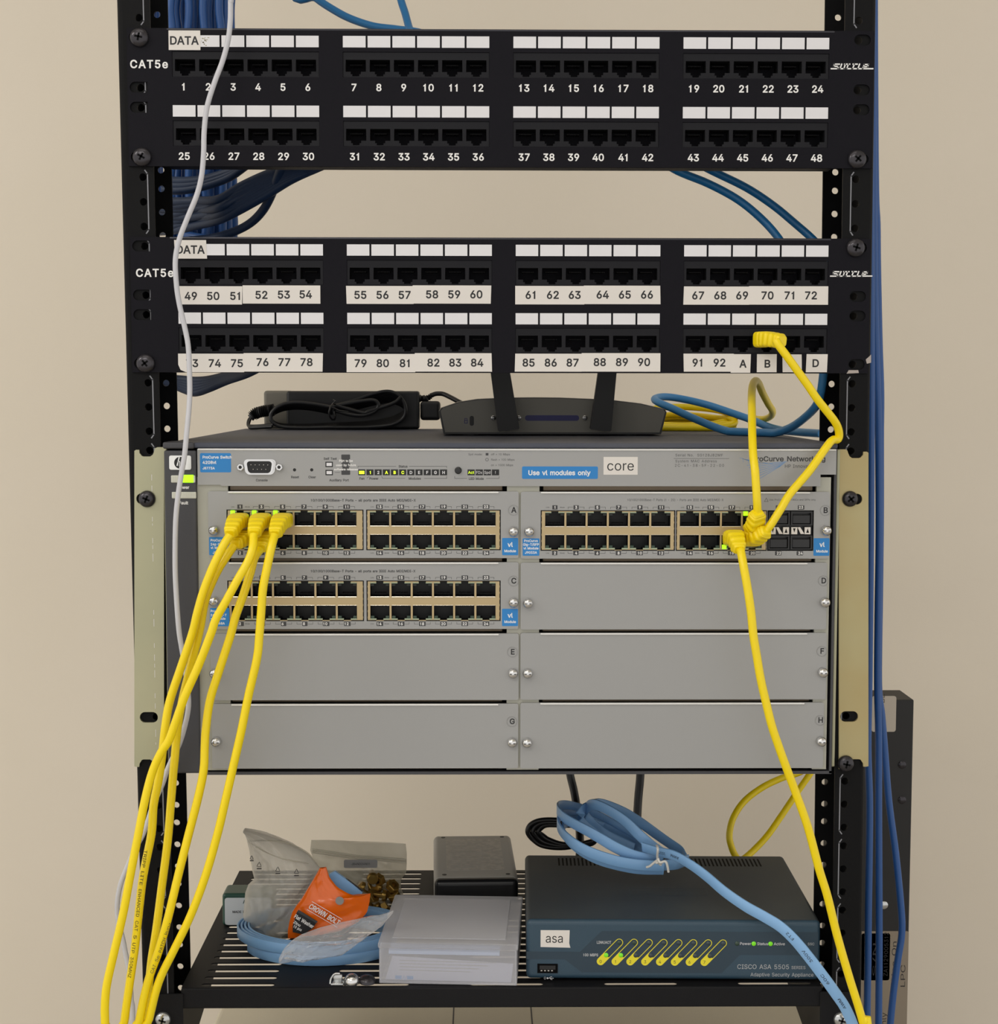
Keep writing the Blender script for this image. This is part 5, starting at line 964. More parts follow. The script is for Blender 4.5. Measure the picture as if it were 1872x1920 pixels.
def cable_text(t, pts, s, u0, v0, u1, v1, dy=-2.78, h=2.0, name='printing'):
    a, b = at(u0, v0, pts), at(u1, v1, pts); d = (b-a); L = d.length; d.normalize(); n = Vector((d.z, 0, -d.x)) if True else None
    n = Vector((-d.z, 0, d.x)).normalized()
    obj(name, MB().text(s, 0, 0, 0, h, al='L', w=L, ux=d, uz=n, org=a+Vector((0, dy, 0))), G['ink'], t)
YT = []
for lbl, pts, a, b, c, pl in YL:
    YT.append(cable('patch_cable', lbl, pts, 2.68, G['yellow'], group=GY, boots=[boot(a, b, c, plug=pl, up=(0, 0, 1))]))
for t, yy, s, q in ((YT[0], -48, 'TRIPP LITE ENHANCED CAT 5 UTP 350MHZ', [(275, 1592), (265, 1662), (257, 1740), (243, 1838)]), (YT[3], -53, 'CAT 5e PATCH RoHS', [(319, 1728), (306, 1772), (283, 1828)])):
    W_ = s.split(' '); n = len(W_); 
    L = [math.hypot(q[i+1][0]-q[i][0], q[i+1][1]-q[i][1]) for i in range(len(q)-1)]; tot = sum(L)
    def pos(d):
        for i, l in enumerate(L):
            if d <= l or i == len(L)-1: k = d/l; return (q[i][0]+(q[i+1][0]-q[i][0])*k, q[i][1]+(q[i+1][1]-q[i][1])*k)
            d -= l
    cs = [len(w)+1.2 for w in W_]; x = 0
    if t is YT[3]: W_ = W_[::-1]; cs = cs[::-1]
    for w, c_ in zip(W_, cs):
        A, B = pos(tot*x/sum(cs)), pos(tot*(x+c_-1.2)/sum(cs)); x += c_
        if t is YT[3]: A, B = B, A
        cable_text(t, yy, w, A[0], A[1], B[0], B[1], -2.75)
GB = 'yellow patch cables on the right of the switch'
# from socket 19 up over the top of the switch to the coil behind the router
up = [(1421, 962, -34), (1420, 940, -36), (1418.5, 915, -36), (1416, 880, -34), (1412.5, 850, -28), (1411, 813, -16), (1410.5, 775, 4), (1410, 742, 24), (1412, 722, 42), (1417, 714, 58), (1423, 719, 78), (1430, 736, 105), (1441, 757, 140), (1449, 771, 170), (1445, 781, 200), (1430, 786, 230), (1408, 784, 260), (1384, 780, 290)]
coil = []
import itertools
for i, (vt, vb, yy, e) in enumerate(((763, 802, 296, 0), (778, 799, 306, 2), (784, 795, 314, 5), (790, 798, 322, 3))):
    coil += [(1345, vt+6, yy), (1300, vt+1, yy+4), (1262, vt, yy+8), (1225, vt+4, yy+6), (1200, (vt+vb)/2, yy), (1225, vb, yy-16), (1275, vb+3, yy-22), (1330, vb+1, yy-22), (1364-e, vb-4, yy-18), (1379-e, (vt+vb)/2+9-e, yy-8), (1368, (vt+vb)/2+1, yy)]
P_ = cpath(up+coil, 5)
P_ = [Vector((p.x, p.y, max(p.z, TOP+2.9) if p.y > -14 else p.z)) for p in P_]
t = thing('patch_cable', 'yellow patch cable rising from slot B, spare length coiled behind the router', 'cable', (190, 150, TOP), GB)
obj('cable', MB().tube(P_, 2.68, 12), G['yellow'], t)
boot((1413, 990, -12), (1416, 985, -27), (1421, 960, -36), 6.4, 5.2, 4.9, 4.3, up=(0, -1, 0), plug=(1412, 978, 2))(t)
# from panel socket B round the post to socket 20
c = cable('patch_cable', 'yellow patch cable from the lower panel, kinked at the right post, ending in slot B',
    [(1455, 638, -26), (1461, 648, -27), (1476, 668, -27), (1492, 690, -26), (1515, 722, -24), (1532, 747, -22), (1551, 771, -19), (1565, 789, -16), (1572, 803, -13), (1574, 816, -11), (1571, 824, -11), (1562, 825, -14), (1551, 837, -18), (1519, 882, -24), (1482.5, 925, -29), (1464, 955, -32), (1447, 982, -33), (1437, 996, -32)], 2.68, G['yellow'], group=GB,
    boots=[boot((1425, 637, -3), (1441, 636, -14), (1468, 640, -25), 5.6, 5.2, 5.0, 4.6, up=(0, 0, 1)), boot((1404, 1010, -12), (1417, 1009, -26), (1438, 994, -34), 5.8, 5.2, 4.8, 4.4, up=(0, 0, 1), plug=(1411, 1016, 2))])
c = cable('patch_cable', 'yellow patch cable from slot B running down the right side past the firewall',
    [(1388, 1030, -42), (1390, 1036, -45), (1395, 1063, -50), (1403, 1108, -53), (1409, 1150, -54), (1413, 1190, -54), (1419, 1227, -54), (1427, 1274, -54), (1436.6, 1316, -54), (1447.5, 1360, -54), (1461.5, 1402, -53), (1475.6, 1441, -52), (1492, 1485, -50), (1515, 1550, -48), (1536, 1628, -46), (1552, 1680, -45), (1570, 1753, -44), (1591, 1826, -44), (1609, 1883.5, -44), (1619.5, 1920, -44), (1630, 1960, -44)], 2.75, G['yellow'], group=GB,
    boots=[boot((1374, 1010, -12), (1379, 1008, -32), (1387, 1032, -44), 6.8, 5.0, 4.4, 4.0, up=(0, 0, 1), plug=(1373, 1016, 2))])
cable('patch_cable', 'yellow patch cable looping in shadow below the switch, behind the firewall',
    [(1530, 1425, 232), (1521, 1448, 230), (1497, 1483, 228), (1466, 1529, 224), (1440, 1566, 218), (1416, 1592, 212), (1398, 1608, 206), (1388, 1613, 204), (1379, 1604, 206), (1372, 1588, 208), (1368, 1566, 210), (1375, 1534.6, 214), (1395.5, 1503, 220), (1429, 1477, 226), (1466, 1459, 230), (1500, 1448, 232), (1525, 1432, 234)], 2.7, G['yellow'])
# white cable along the left post
cable('thin_cable', 'thin white cable hanging loosely down the left post in front of the panels',
    [(434, -60, -22), (432.6, 0, -22), (432, 38, -22), (428, 74, -22), (418, 113, -22), (402.6, 154, -22), (388.5, 200, -22), (383, 246, -22), (382, 287, -22), (378, 330, -22), (369, 366, -22), (351, 410, -22), (336, 450, -22), (329, 488, -22), (331, 533, -22), (336, 568, -22), (345, 607, -22), (352.6, 645, -22), (355, 684, -22), (356, 730, -22), (354.5, 765, -24), (350.5, 807.5, -26), (346, 854.6, -28), (340, 890, -28), (334, 930, -28), (329.5, 980, -28), (328.5, 1060, -28), (331, 1120, -28), (335.5, 1180, -28), (341, 1216, -27), (348, 1258, -26), (352, 1291, -25), (353.6, 1324, -25), (347, 1360, -25), (335.5, 1397, -25), (316, 1438, -24), (304, 1472, -23), (287, 1510, -22), (276, 1543.6, -21), (267, 1567, -20), (252, 1594, -18), (239, 1625, -16), (226, 1659, -14), (220, 1695, -12), (222, 1728, -10), (230, 1759, -9), (236, 1790, -8), (242, 1822, -8), (246, 1870, -8), (248, 1960, -8)], 1.7, G['whitecord'])
# blue cables
GT = 'blue cables arriving above the upper panel'
cable('network_cable', 'bright blue cable sweeping down from top left to behind the upper panel', [(540, -45, 120), (592, -4, 110), (620, 15, 104), (655, 34, 96), (700, 49, 86), (745, 55, 74), (790, 62, 56), (815, 80, 30)], 2.7, G['teal'], group=GT)
cable('network_cable', 'blue cable dropping steeply behind the upper panel, beside the sweeping one', [(740, -60, 92), (751, -4, 86), (760, 25, 78), (768, 54, 66), (778, 80, 46), (790, 110, 24)], 2.7, G['teal'], group=GT)
GM = 'two blue cables between the panels'
cable('network_cable', 'left one of two blue cables curving down between the two panels', [(1230, 295, 22), (1272, 321, 34), (1330, 345, 46), (1385, 375, 50), (1430, 412, 48), (1462, 449, 42), (1485, 490, 34)], 2.75, G['teal'], group=GM)
cable('network_cable', 'right one of two blue cables curving down between the two panels', [(1290, 296, 40), (1335, 320, 52), (1400, 352, 60), (1450, 385, 62), (1490, 418, 58), (1527, 451, 52), (1560, 490, 44)], 2.75, G['teal'], group=GM)
p = cpath([(1548, 660, 40), (1544, 705, 44), (1540, 734, 48), (1532, 759, 56), (1512, 781, 76), (1482.5, 802, 104), (1446, 814, 128), (1416, 818, 142), (1384, 813, 156), (1347, 803, 172), (1298, 783, 190), (1261.5, 766, 204), (1236, 755, 216), (1228, 748, 232), (1244, 744, 246), (1274, 747, 252), (1323, 758, 250), (1372, 774, 240), (1409, 787, 226), (1441, 800, 206), (1470, 808, 180), (1505, 821, 140), (1540, 834, 110)], 6)
p = [Vector((q.x, q.y, max(q.z, TOP+3))) for q in p]
obj('network_cable', MB().tube(p, 3.0, 12), G['skyblue'], org=(150, 180, TOP), label='blue cable lying in a loop on the switch beside the router', cat='cable')
GV = 'blue cables down the outside of the right post'
V = [('left', [(1632, -60, 70), (1632, 200, 72), (1633, 400, 74), (1634, 640, 76), (1634, 820, 78), (1633, 1000, 80), (1630, 1280, 84), (1628, 1400, 84), (1631, 1500, 84), (1630.5, 1600, 84), (1629, 1700, 84), (1628, 1800, 84), (1627, 1860, 84), (1626, 1920, 84), (1625, 2000, 84)]),
     ('middle', [(1636, -60, 92), (1637, 200, 92), (1639, 400, 92), (1641, 560, 92), (1643, 640, 92), (1646, 730, 92), (1648, 820, 92), (1649, 1000, 92), (1647, 1150, 92), (1646, 1280, 92), (1648, 1380, 92), (1648, 1500, 92), (1648.5, 1600, 92), (1649, 1720, 92), (1649, 1800, 92), (1648.5, 1860, 92), (1648, 1920, 92), (1648, 2000, 92)]),
     ('right', [(1640, -60, 104), (1642, 330, 104), (1645, 420, 104), (1646, 500, 104), (1649, 640, 104), (1652, 735, 103), (1651.5, 820, 102), (1651.5, 950, 101), (1650, 1100, 101), (1648, 1280, 101), (1654, 1340, 101), (1659, 1400, 101), (1667, 1500, 101), (1680, 1600, 101), (1690, 1700, 101), (1691.5, 1750, 101), (1684, 1800, 101), (1676, 1860, 101), (1670, 1920, 101), (1664, 2000, 101)])]
for s, q in V:
    cable('network_cable', s+' one of three blue cables hanging down the outside of the right post', q, 2.65, G['blue'], group=GV)
# the vertical bundle behind the left post
rnd = random.Random(3); GBN = 'blue cables in the vertical bundle behind the left post'
NB = 12
for i in range(NB):
    f = i/(NB-1); u0 = 322+f*112; yb = 150+(i % 3)*9+rnd.uniform(-3, 3); pts = []
    for v in range(-60, 560, 40):
        w = 1.0 if v < 120 else .98
        u = 322+(u0-322)*w+(6 if v > 280 else 0)*f+rnd.uniform(-2.6, 2.6)
        pts.append((u, v, yb+rnd.uniform(-1, 1)))
    pts.append((u0+4, 560, yb-20)); pts.append((u0+20, 598, 80)); pts.append((u0+50+i*4, 615, 30))
    cable('network_cable', '%s blue cable from the left in the vertical bundle behind the left post' % ORD[i], pts, 3.0, G['blue'], group=GBN)
for i in range(5):
    pts = [(284+4*i+rnd.uniform(-2, 2), v, 168+i*3) for v in range(-60, 400, 60)]+[(290+4*i, 418, 166+i*3), (310+4*i, 432+2*i, 160), (345, 440+3*i, 150), (390, 448+2*i, 140)]
    cable('network_cable', '%s of five blue cables hidden behind the left post, seen through its holes' % ORD[i], pts, 3.0, G['blue'], group='blue cables behind the holes of the left post')
# cables running from the bundle up to the back of the upper panel
GS = 'dark blue cables sweeping from the bundle to the upper panel'  # dark tone is painted shade under the panel
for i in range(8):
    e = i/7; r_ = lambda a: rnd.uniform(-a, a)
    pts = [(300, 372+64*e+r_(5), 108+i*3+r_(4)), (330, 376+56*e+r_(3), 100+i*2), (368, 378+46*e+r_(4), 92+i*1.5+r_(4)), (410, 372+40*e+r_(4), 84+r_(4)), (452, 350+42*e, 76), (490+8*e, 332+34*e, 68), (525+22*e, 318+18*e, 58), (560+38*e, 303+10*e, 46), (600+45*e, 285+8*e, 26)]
    cable('network_cable', '%s from the top of the shade-darkened blue cables sweeping up to the upper panel' % ORD[i], pts, 3.3, G['shadedblue'], group=GS)
cable('network_cable', 'lowest shade-darkened blue cable, bowing away from the sweeping bundle between the panels', [(350, 452, 104), (400, 446, 100), (440, 434, 96), (470, 418, 90), (492, 396, 82), (508, 368, 72), (518, 340, 62), (530, 310, 50), (545, 285, 30)], 3.1, G['shadedblue'], group=GS)
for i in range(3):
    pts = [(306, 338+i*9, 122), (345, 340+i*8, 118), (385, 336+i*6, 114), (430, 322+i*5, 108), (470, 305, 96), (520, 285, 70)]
    cable('network_cable', '%s short dark cable crossing under the upper panel at the left' % ORD[i], pts, 3.3, G['shadedblue'], group='short dark cables under the upper panel')
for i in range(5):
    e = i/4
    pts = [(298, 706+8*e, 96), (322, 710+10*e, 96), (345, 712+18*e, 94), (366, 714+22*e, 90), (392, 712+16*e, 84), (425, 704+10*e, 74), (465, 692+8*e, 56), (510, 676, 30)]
    cable('network_cable', '%s from the top of the dark cables sagging below the lower panel' % ORD[i], pts, 3.0, G['shadedblue'], group='dark cables sagging below the lower panel')
# black leads hanging behind the shelf
GK = 'black leads hanging below the switch'
cable('power_lead', 'left black lead hanging from the back of the switch to the firewall', [(1062, 1400, 280), (1069, 1450, 278), (1076, 1480, 274), (1081, 1508, 268), (1086, 1545, 256), (1088, 1590, 240), (1084, 1630, 230)], 3.4, G['cord'], 'power cord', GK)
cable('power_lead', 'right black lead hanging from the back of the switch behind the flat cable', [(1203, 1400, 286), (1201, 1455, 284), (1197, 1500, 282), (1195, 1545, 278), (1196, 1590, 270), (1200, 1640, 262)], 3.6, G['cord'], 'power cord', GK)
pts = []
for i in range(3):
    d = i*9; pts += [(1110, 1578+d*.2, 235), (1060, 1589-d*.3, 240), (1020+d*.6, 1586-d*.6, 244), (1000+d, 1574-d*.4, 246), (990+d*1.1, 1560, 246), (996+d, 1546+d*.4, 246), (1016+d*.5, 1538+d*.5, 244), (1050, 1538+d*.5, 240), (1100, 1544+d*.3, 236), (1118, 1560, 234)]
cable('power_lead', 'black lead coiled in loops behind the firewall, left of the flat cable', pts, 2.2, G['cord'], 'power cord')
# ================================================================ shelf and what lies on it
SZ = -637.0
rs = thing('rack_shelf', 'black perforated steel shelf at the bottom of the rack', 'shelf', (0, 130, -651))
SX0, SX1 = -215.5, 219.5
holes = []
for k in range(20):
    yy = 6.0+13.1*k
    for x in (-203, -111.5, -20, 71.5, 163): holes.append(rrect(x, x+50, yy-2.6, yy+2.6, 2.55, 4))
m = MB()
fr = (Vector((0, 0, SZ-.8)), Vector((1, 0, 0)), Vector((0, 1, 0)), Vector((0, 0, 1)))
m.plate(rect(SX0, SX1, 1.5, 264), holes, 0, .8, fr=fr)
obj('deck', m, G['shelf'], rs)
m = MB().rbox(SX0, SX1, -.6, 2.2, -651.2, SZ, 1.1, 4); obj('front_lip', m, G['shelf'], rs)
for s, x0, x1 in ((-1, SX0, SX0+1.5), (1, SX1-1.5, SX1)):
    m = MB(); vs = [(x, y, z) for x in (x0, x1) for y, z in ((0, -651), (0, -690), (20, -692), (262, -652), (263, SZ-.8), (0, SZ-.8))]
    n = 6; m.add(vs, [tuple(range(n)), tuple(range(2*n-1, n-1, -1))]+[(i, i+n, (i+1) % n+n, (i+1) % n) for i in range(n)])
    obj('side_bracket', m, G['shelf'], rs)
    xo = -241.5 if s < 0 else 243.5
    a, b = (xo, x1) if s < 0 else (x0, xo)
    m = MB().plate(rect(a, b, -702, -640.5), [slot(min(xo, xo-s*12)+.5, max(xo, xo-s*12)-.5, z, 1) for z in (-688,)], -1.8, 0); obj('shelf_ear', m, G['shelf'], rs)
    p = at(306 if s < 0 else 1577.5, 1911, -2); add_screw(rs, p.x, p.z, -1.8, mats=[G['steel'], G['black']], rot=.3, r=5.4)
# ---- firewall appliance
fw = thing('firewall_appliance', 'dark teal firewall appliance with yellow marked lights, on the right of the shelf', 'network appliance', (121, 85, SZ))
FC = Vector((121, 85, 0)); FA = -math.radians(1.3); FY = 8.0
def fob(name, m, mats, parent=None): return obj(name, m.rot(FC, FA), mats, parent or fw)
zt = SZ+43.2; fx0, fx1 = 20.2, 221.2
m = MB().rbox(fx0, fx1, FY, 162, SZ+1.5, zt, 3.4, 5)
body = fob('housing', m, [G['asatop'], G['asa']])  # top copy greyed: dust plus the wall's reflection put into its colour
me = body.data; ang = Matrix.Rotation(-FA, 3, 'Z')
for p in me.polygons:
    if (ang @ p.normal).y < -.35: p.material_index = 1
for dx in (-85, 85):
    for yy in (25, 145): fob('foot', MB().lathe([(6, 0), (6, 2)], (121+dx, yy, SZ), (0, 0, 1), 16), G['black'])
def A(u, v, y=FY): q = at(u, v, y); return (q.x, q.z)
def TF(m, s, u, v, h, mi=0, al='C', y=FY-.15, **k): x, z = A(u, v, y); m.text(s, x, z, y, h, mi, al, **k)
m = MB().plate([A(*p) for p in ((992.5, 1786), (1093, 1786), (1134, 1746.7), (1538, 1746), (1538, 1789), (1392, 1789.5), (1358, 1824), (1096, 1824.5), (1064.5, 1800.5), (992.5, 1800.5))][::-1], (), FY-.08, FY+1)
fob('face_inlay', m, G['asadark'])
for i in range(8):
    d = 27.75*i; x0, z0 = A(1131.6+d, 1803.6); x1, z1 = A(1166.4+d, 1767.8); L = math.hypot(x1-x0, z1-z0); ca, sa = (x1-x0)/L, (z1-z0)/L
    def pill(r, a0=0.0, a1=1.0):
        o = []
        for k in range(11): t = math.pi/2+math.pi*k/10; o.append((a0*L+r*math.cos(t), r*math.sin(t)))
        for k in range(11): t = -math.pi/2+math.pi*k/10; o.append((a1*L+r*math.cos(t), r*math.sin(t)))
        return [(x0+p*ca-q*sa, z0+p*sa+q*ca) for p, q in o]
    m = MB().plate(pill(2.65), [pill(2.2)[::-1]], FY-.14, FY-.05)
    q = [(-.0*L+2.3*math.cos(math.pi/2+math.pi*k/10), 2.3*math.sin(math.pi/2+math.pi*k/10)) for k in range(11)]+[(L*.34, -2.3), (L*.25, 0), (L*.34, 2.3)]
    m.plate([(x0+p*ca-r*sa, z0+p*sa+r*ca) for p, r in q], (), FY-.16, FY-.05)
    m.text(str(i), x0, z0, FY-.2, 2.1, 1)
    mk = fob('port_marker', m, [G['asayellow'], G['ink']])
    for uu, vv, r, on_ in ((1141.8+d, 1791.6, 1.55, 1), (1166.6+d, 1768, 1.45, 0)):
        x, z = A(uu, vv); fob('light', MB().lathe([(r, 0), (r, .3), (r*.6, .7), (.1, .8)], (x, FY-.1, z), n=14), G[('leddim' if on_ else 'lensgreen') if i < 2 else 'ledoff'], mk)
for u, mt, s, ut in ((1387, 'lensgreen', 'Power', 1392.5), (1418, 'leddim', 'Status', 1424.5), (1449.3, 'leddim', 'Active', 1455.5)):
    x, z = A(u, 1768); fob('status_light', MB().lathe([(1.55, 0), (1.55, .3), (.9, .8), (.1, .9)], (x, FY-.1, z), n=14), G[mt])
    m = MB(); TF(m, s, ut, 1768.3, 1.9, al='L'); fob('lettering', m, G['white'])
for s, u, v, h, al, w, bo in (('LINK/ACT', 1124.5, 1768, 1.8, 'L', 9.8, .01), ('100 MBPS', 1099, 1791.8, 1.8, 'L', 10.2, .01), ('SSC', 1525, 1768, 1.7, 'C', None, 0), ('CISCO ASA 5505', 1387.5, 1811.5, 3.1, 'L', 35.2, 0), ('SERIES', 1488.5, 1812.3, 2.1, 'L', 9.5, 0), ('Adaptive Security Appliance', 1412, 1826, 2.5, 'L', 43, 0), ('0', 1027, 1836, 1.8, 'C', None, 0)):
    m = MB(); TF(m, s, u, v, h, al=al, w=w, bold=bo); fob('lettering', m, G['lettergray'])
m = MB(); x, z = A(1032, 1836); m.strip([(x, z), (x+4, z)], .3, FY-.1); m.strip([(x+1, z), (x+2, z+1), (x+3, z+1)], .25, FY-.1); m.strip([(x+1.6, z), (x+2.4, z-.9), (x+3.2, z-.9)], .25, FY-.1); m.plate(circ(x, z, .6, 10), (), FY-.1, FY); fob('symbol', m, G['white'])
x0, z1 = A(1013, 1809); x1, z0 = A(1051, 1826); m = MB().plate(rect(x0, x1, z0, z1), [rect(x0+.7, x1-.7, z0+.7, z1-.7)], FY-.5, FY+.5, 0); m.box(x0+.7, x1-.7, FY-.1, FY+.1, z0+.7, z1-.7, 0); m.box(x0+1.5, x1-1.5, FY-.35, FY, z0+2.4, z1-1.2, 1)
for k in range(4): m.box(x0+2.2+k*2.4, x0+3.4+k*2.4, FY-.4, FY, z0+1.3, z0+2.0, 2)
fob('usb_socket', m, [G['recess'], G['blackplastic'], G['chrome']])
x0, z1 = A(1019, 1746, FY-.2); x1, z0 = A(1073.5, 1778.5, FY-.2); m = MB().plate([(x0, z0+.4), (x1+.5, z0), (x1-.3, z0+3), (x1, z1), (x0, z1)], (), FY-.25, FY); m.text('asa', (x0+x1)/2-.6, (z0+z1)/2+.5, FY-.3, 6.2, 1, w=11.6); fob('name_sticker', m, [G['tape'], G['ink']])
m = MB()
for u0, u1 in ((1043, 1272), (1292, 1430)):
    a, b = on(u0, 1612, zt), on(u1, 1612, zt); n = int((b.x-a.x)/3.0)
    for i in range(n): m.box(a.x+i*3.0, a.x+i*3.0+1.3, 133, 152, zt-.4, zt+.06)
fob('vent_slots', m, G['recess'])
m = MB(); q = on(1255, 1674, zt); m.text('CISCO SYSTEMS', 0, 0, 0, 3.2, sp=1.2, ux=(1, 0, 0), uz=(0, 1, 0), org=(q.x, q.y, zt+.06)); m.plate(rect(-28, 28, -8, 8), [rect(-27.6, 27.6, -7.6, 7.6)], 0, .06, fr=(Vector((q.x, q.y+2, zt)), Vector((1, 0, 0)), Vector((0, 1, 0)), Vector((0, 0, 1))))
fob('embossed_mark', m, G['asadark'])
# ---- flat pale blue cable, coiled and tied on the firewall, its tail hanging over the front
t = thing('flat_cable', 'flat pale blue cable, coiled and tied with white wire on the firewall', 'cable', (100, 110, zt))
def fr_(pts, k=6): return smooth([at(u, v, y) for u, v, y in pts], k)
LOOPS = [[(1242, 1609, 75), (1210, 1609, 68), (1183, 1602, 66), (1153, 1588, 66), (1126, 1572, 68), (1102, 1558, 72), (1074, 1543, 80), (1055, 1530, 90), (1046, 1517, 104), (1052, 1511, 122), (1070, 1512, 134), (1100, 1521, 140), (1140, 1540, 138), (1185, 1568, 126), (1220, 1592, 104), (1243, 1606, 84)],
         [(1245, 1624, 66), (1204, 1622, 62), (1163, 1616, 61), (1122, 1604, 62), (1090, 1590, 65), (1064, 1571, 74), (1049, 1552, 88), (1047, 1536, 104), (1056, 1528, 122), (1080, 1530, 134), (1120, 1545, 138), (1165, 1568, 132), (1205, 1592, 116), (1240, 1614, 92)],
         [(1245, 1630, 74), (1200, 1629, 70), (1160, 1622, 69), (1120, 1610, 70), (1086, 1592, 76), (1062, 1570, 88), (1056, 1552, 104), (1066, 1540, 122), (1095, 1540, 132), (1130, 1551, 134)],
         [(1244, 1602, 80), (1222, 1586, 74), (1199.5, 1566, 74), (1173, 1540, 78), (1143, 1520, 86), (1118, 1509, 96), (1104, 1512, 108), (1098, 1526, 122), (1110, 1545, 130), (1140, 1566, 128), (1190, 1590, 116)],
         [(1285, 1608, 112), (1277, 1596, 118), (1254, 1580, 124), (1234, 1566, 128), (1203.6, 1544, 132), (1173, 1525, 134), (1142.7, 1512, 132), (1122, 1507, 126), (1104, 1512, 116), (1090, 1522, 108), (1092, 1545, 112), (1120, 1568, 124)],
         [(1290, 1612, 100), (1270, 1620, 84), (1245, 1622, 76)]]
for i, q in enumerate(LOOPS):
    p = fr_(q); m = MB().ribbon(p, [(0, -.12, 1)]*len(p), 8.0, 1.5); obj('cable_loop', m, G['flat'], t)
TAIL = [(1205, 1588, 66), (1234, 1597, 58), (1264.5, 1604, 48), (1295, 1621, 38), (1325, 1643, 28), (1359, 1672, 14), (1398, 1699, 2), (1432, 1718, -8), (1463, 1737, -16), (1489, 1761, -22), (1515, 1792, -26), (1541, 1826, -29), (1567, 1862, -31), (1585.6, 1890, -32), (1601, 1925, -33), (1612, 1960, -34), (1624, 2010, -34)]
p = fr_(TAIL); q_ = p[-1]; p += [Vector((q_.x+12, q_.y-4, -800)), Vector((q_.x+18, q_.y-5, -1000)), Vector((q_.x+20, q_.y-6, -1300)), Vector((q_.x+30, q_.y-10, FL+8)), Vector((q_.x+130, q_.y-20, FL+5))]; n = len(p)-5; wd = []; 
for i in range(n):
    k = i/(n-1); wd.append(Vector((.55*min(1, k*2), -.45+.15*k, 1.0)) if k < .75 else Vector((.75, -.35-(k-.75)*1.6, .6)))
wd += [wd[-1]]*5
tail = obj('cable_tail', MB().ribbon(p, wd, 7.6, 1.5), G['flat'], t)
def rib_text(s, idx0, idx1, h=2.1):
    a, b = p[idx0], p[idx1]; d = (b-a); L = d.length; d.normalize(); w = (wd[idx0]-d*wd[idx0].dot(d)).normalized(); nrm = d.cross(w); 
    if nrm.y > 0: nrm = -nrm
    m = MB().text(s, 0, 0, 0, h, al='L', w=L, ux=-d, uz=-w, org=b+nrm*.95); obj('printing', m, G['ink'], tail)
for s, i0, i1 in (('AWM', 11, 14), ('20251', 6, 9), ('FT2', 51, 54), ('300V', 58, 62), ('60C', 66, 69), ('AWM', 74, 78)): rib_text(s, i0, i1)
m = MB()
q0 = at(1235, 1596, 44); 
m.tube(smooth([at(1232, 1585, 50), at(1234, 1592, 44), at(1233, 1606, 50), at(1236, 1618, 54), at(1240, 1622, 55)], 4), .9, 8); m.tube(smooth([at(1234, 1612, 52), at(1226, 1618, 54), at(1219, 1624, 56), at(1213, 1626, 58)], 4), .9, 8)
m.tube(smooth([at(1234, 1609, 51), at(1238, 1617, 50), at(1247, 1615, 50), at(1251, 1620, 50), at(1254, 1635, 52)], 4), .9, 8); m.tube(smooth([at(1231, 1618, 53), at(1238, 1616, 51), at(1242, 1618, 52)], 3), .9, 8)
obj('wire_tie', m, G['tie'], t)
# ---- grey power brick
t = thing('power_brick', 'grey power brick with black end and rating label, back of the shelf', 'power supply', (-18, 195, SZ))
PC = Vector((-18, 196, 0)); PA = math.radians(1.8); zt2 = SZ+32
m = MB().rbox(-50, 14.5, 140, 258, SZ+.3, zt2, 4, 5).rot(PC, PA); obj('casing', m, G['brick'], t)
m = MB().rbox(-49.6, 14.1, 135.5, 150, SZ+.3, zt2-.5, 4, 5).rot(PC, PA); obj('end_panel', m, G['blackplastic'], t)
F2 = (Vector((0, 0, zt2)), Vector((1, 0, 0)), Vector((0, 1, 0)), Vector((0, 0, 1)))
m = MB().plate(rrect(-40, 5, 160, 246, 3, 4), (), 0, .12, fr=F2)
for i in range(15): 
    w = 34*(.55+.45*((i*37) % 10)/10); m.box(-37, -37+w, 166+i*5, 167.6+i*5, zt2+.12, zt2+.16, 1)
obj('rating_label', m.rot(PC, PA), [G['bricklabel'], G['brick']], t)
for x in (-42, 7):
    for y in (149, 251): obj('screw', MB().lathe([(1.8, 0), (1.8, .2), (.4, .25)], (x, y, zt2), (0, 0, 1), 14).rot(PC, PA), G['black'], t)
# ---- frosted plastic box with papers
BC = Vector((-32, 55, 0)); BA = -math.radians(3.4); BH = 29
t = thing('plastic_box', 'frosted clear plastic box with a card behind its front, in the middle of the shelf', 'box', (-32, 55, SZ))
X0, X1, Y0, Y1 = -79, 15, 4, 107
m = MB()
m.rbox(X0, X1, Y0, Y0+1.2, SZ+.3, SZ+BH-4, .5, 2); m.rbox(X0, X1, Y1-1.2, Y1, SZ+.3, SZ+BH-4, .5, 2); m.rbox(X0, X0+1.2, Y0, Y1, SZ+.3, SZ+BH-4, .5, 2); m.rbox(X1-1.2, X1, Y0, Y1, SZ+.3, SZ+BH-4, .5, 2); m.rbox(X0, X1, Y0, Y1, SZ+.3, SZ+1.5, .5, 2)
obj('tray', m.rot(BC, BA), G['frost'], t)
m = MB().rbox(X0-.8, X1+.8, Y0-.8, Y1+.8, SZ+BH-4.2, SZ+BH, 1.2, 3)
m.rbox(X0+8, X1-8, Y0+9, Y1-9, SZ+BH-.3, SZ+BH+.5, .35, 2)
obj('lid', m.rot(BC, BA), G['frost'], t)
o = obj('paper_sheet', MB().rbox(X0+10, X1-10, Y0+16, Y1-12, SZ+BH-6.2, SZ+BH-4.4, .3, 2).rot(BC, BA), G['paper'], label='cream printed paper lying under the lid of the frosted box', cat='paper')
o = obj('booklet', MB().rbox(X0+6, X1-12, Y0+4, Y1-20, SZ+BH-9.5, SZ+BH-7, .4, 2).rot(BC, BA), G['cardblue'], label='pale blue booklet under the paper in the frosted box', cat='booklet')
m = MB(); y = Y0+1.8
